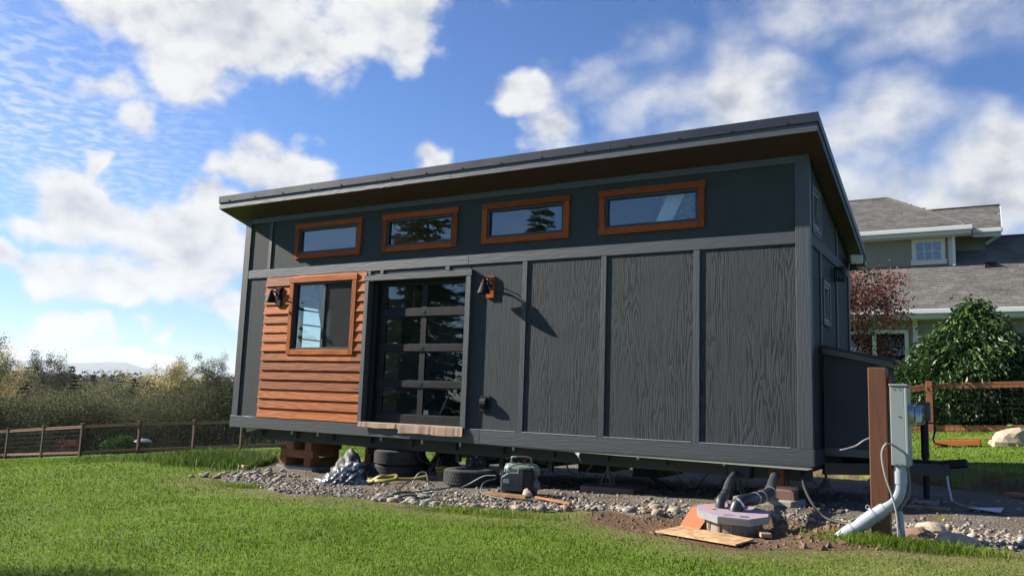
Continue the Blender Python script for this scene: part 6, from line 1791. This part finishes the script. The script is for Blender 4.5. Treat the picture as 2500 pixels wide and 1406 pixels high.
# ------------------------------------------------------------------ grass
def grass(n=430000):
    rng = np.random.default_rng(90)
    az = np.radians(rng.uniform(70, 170, n)); t_ = rng.random(n)
    d = 2.4 * (34 / 2.4) ** t_           # even cover on the picture: log-spaced in distance
    x = CAM.x + np.cos(az) * d; y = CAM.y + np.sin(az) * d
    gr, so, dr = zones(x, y)
    under = (x > .1) & (x < 9.3) & (y > .1) & (y < 2.9)
    p = (1 - gr * (1 - .10 * (wob(x * 2.9, y * 3.3) > .35) * (sdist(GRAVEL, x, y) > -.45) * (y < 0))) * (1 - .93 * so) * (1 - .35 * dr) * (~under)
    k = rng.random(n) < p
    x, y, d, dr, so = x[k], y[k], d[k], dr[k], so[k]; n = len(x)
    tuft = .5 + .5 * wob(x * 2.3, y * 2.3)
    h = (.014 + .015 * rng.random(n)) * (1 - .45 * dr) * (.8 + .35 * np.clip(tuft, 0, 1.4)) * np.where(rng.random(n) < .04, 1.7, 1.0) * np.clip(d / 9, 1, 1.35)
    w_ = np.clip(.0022 + .00085 * d, .004, .03) * (.7 + .6 * rng.random(n))
    bank = (x > 6.5) & (np.abs(y - bank_y(x) - .1) < .22)
    h = np.where(bank, h * 2.6, h)
    return x, y, d, dr, h, w_, rng
def blades(name, x, y, h, w_, dr, rng, label, lean=.45, pal=None):
    n = len(x); z = g(x, y) - .004
    a = rng.random(n) * 6.28; wx, wy = np.cos(a) * w_ / 2, np.sin(a) * w_ / 2
    b = rng.random(n) * 6.28; ln = h * lean * (.4 + rng.random(n)); lx, ly = np.cos(b) * ln, np.sin(b) * ln
    V = np.empty((n, 5, 3))
    V[:, 0] = np.stack([x - wx, y - wy, z], -1); V[:, 1] = np.stack([x + wx, y + wy, z], -1)
    V[:, 2] = np.stack([x + wx * .8 + lx * .35, y + wy * .8 + ly * .35, z + h * .6], -1); V[:, 3] = np.stack([x - wx * .8 + lx * .35, y - wy * .8 + ly * .35, z + h * .6], -1)
    V[:, 4] = np.stack([x + lx, y + ly, z + h], -1)
    i = (np.arange(n) * 5)[:, None]
    F = np.concatenate([i + np.array([[0, 1, 2]]), i + np.array([[0, 2, 3]]), i + np.array([[3, 2, 4]])])
    green = np.array(pal or [(.105, .185, .010), (.128, .215, .014), (.080, .150, .008), (.165, .235, .028)]); dry = np.array([(.20, .18, .075), (.16, .165, .05), (.25, .21, .11)])
    c = green[rng.integers(0, len(green), n)]; c2 = dry[rng.integers(0, 3, n)]
    f = (rng.random(n) < .06 + .72 * dr)[:, None]
    pt = np.clip(.5 + .5 * wob(x * .55 + 3, y * .7), 0, 1)[:, None]
    c = c * (1 - .30 * pt) + np.array([.155, .175, .035]) * .30 * pt
    c = np.where(f, c2, c) * (1 + .20 * rng.normal(size=(n, 1)) + .16 * wob(x * 1.3, y * 1.3)[:, None])
    o = np_mesh(name, V.reshape(-1, 3), F, M['grass'], np.repeat(np.clip(c, .01, 1), 5, 0)); tag(o, label, 'grass', kind='stuff')
M['grass'] = leaf_mat('grass_blades', vary=(.0, 1.0), trans=.35, rough=.6, spec=.12)
x, y, d, dr, h, w_, rng = grass()
blades('lawn_grass', x, y, h, w_, dr, rng, 'short green lawn grass round the house')
# taller tufts: by the post, along the weedy step at left, on the bank
def tuft(n, cx, cy, sx, sy, hmin, hmax, name, label, seed, w0=.006, rot=0.0, pal=None):
    rng = np.random.default_rng(seed)
    u, v = rng.normal(size=n) * sx, rng.normal(size=n) * sy
    x = cx + u * math.cos(rot) - v * math.sin(rot); y = cy + u * math.sin(rot) + v * math.cos(rot)
    k = sdist(GRAVEL, x, y) > -.25; x, y = x[k], y[k]; n = len(x)
    blades(name, x, y, hmin + (hmax - hmin) * rng.random(n), w0 * (.7 + .6 * rng.random(n)), np.zeros(n), rng, label, .6, pal)
tuft(2600, 10.20, -2.22, .26, .10, .025, .095, 'grass_tuft', 'longer bright grass growing round foot of brown post', 201, .005)
tuft(1200, 10.55, -2.24, .20, .08, .02, .075, 'grass_tuft', 'longer grass patch right of the brown post', 202, .005)
tuft(9000, -.9, .75, 1.1, .28, .06, .20, 'weeds', 'dark weedy growth along low step left of the gravel', 203, .016, -.25, [(.035, .075, .012), (.05, .10, .016), (.075, .14, .02)])
tuft(5000, -3.0, .9, 1.3, .30, .05, .16, 'weeds', 'low weeds along the lawn step further left', 204, .016, -.1, [(.05, .10, .016), (.08, .15, .02)])
tuft(900, 6.4, -2.35, .45, .08, .04, .10, 'grass_tuft', 'grass tufts at front edge of stones below compressor', 205, .006)
tuft(500, 2.4, -1.85, .3, .07, .04, .10, 'grass_tuft', 'small grass tufts at front edge of gravel at left', 206, .006)

# ------------------------------------------------------------------ air
hz_m = bpy.data.materials.new('haze'); hz_m.use_nodes = True
nt = hz_m.node_tree; nt.nodes.clear(); ho = nt.nodes.new('ShaderNodeOutputMaterial')
pv = node(nt, 'ShaderNodeVolumePrincipled', ins={'Color': (0.82, 0.90, 1.0, 1), 'Density': 0.00010, 'Anisotropy': 0.2})
nt.links.new(pv.outputs[0], ho.inputs['Volume'])
zmin = min(float(g(X_, Y_).min()), -20.0)
hz = MB().box(-16600, 16600, -3700, 16600, zmin - 8, 330).build('haze', hz_m); tag(hz, kind='stuff')
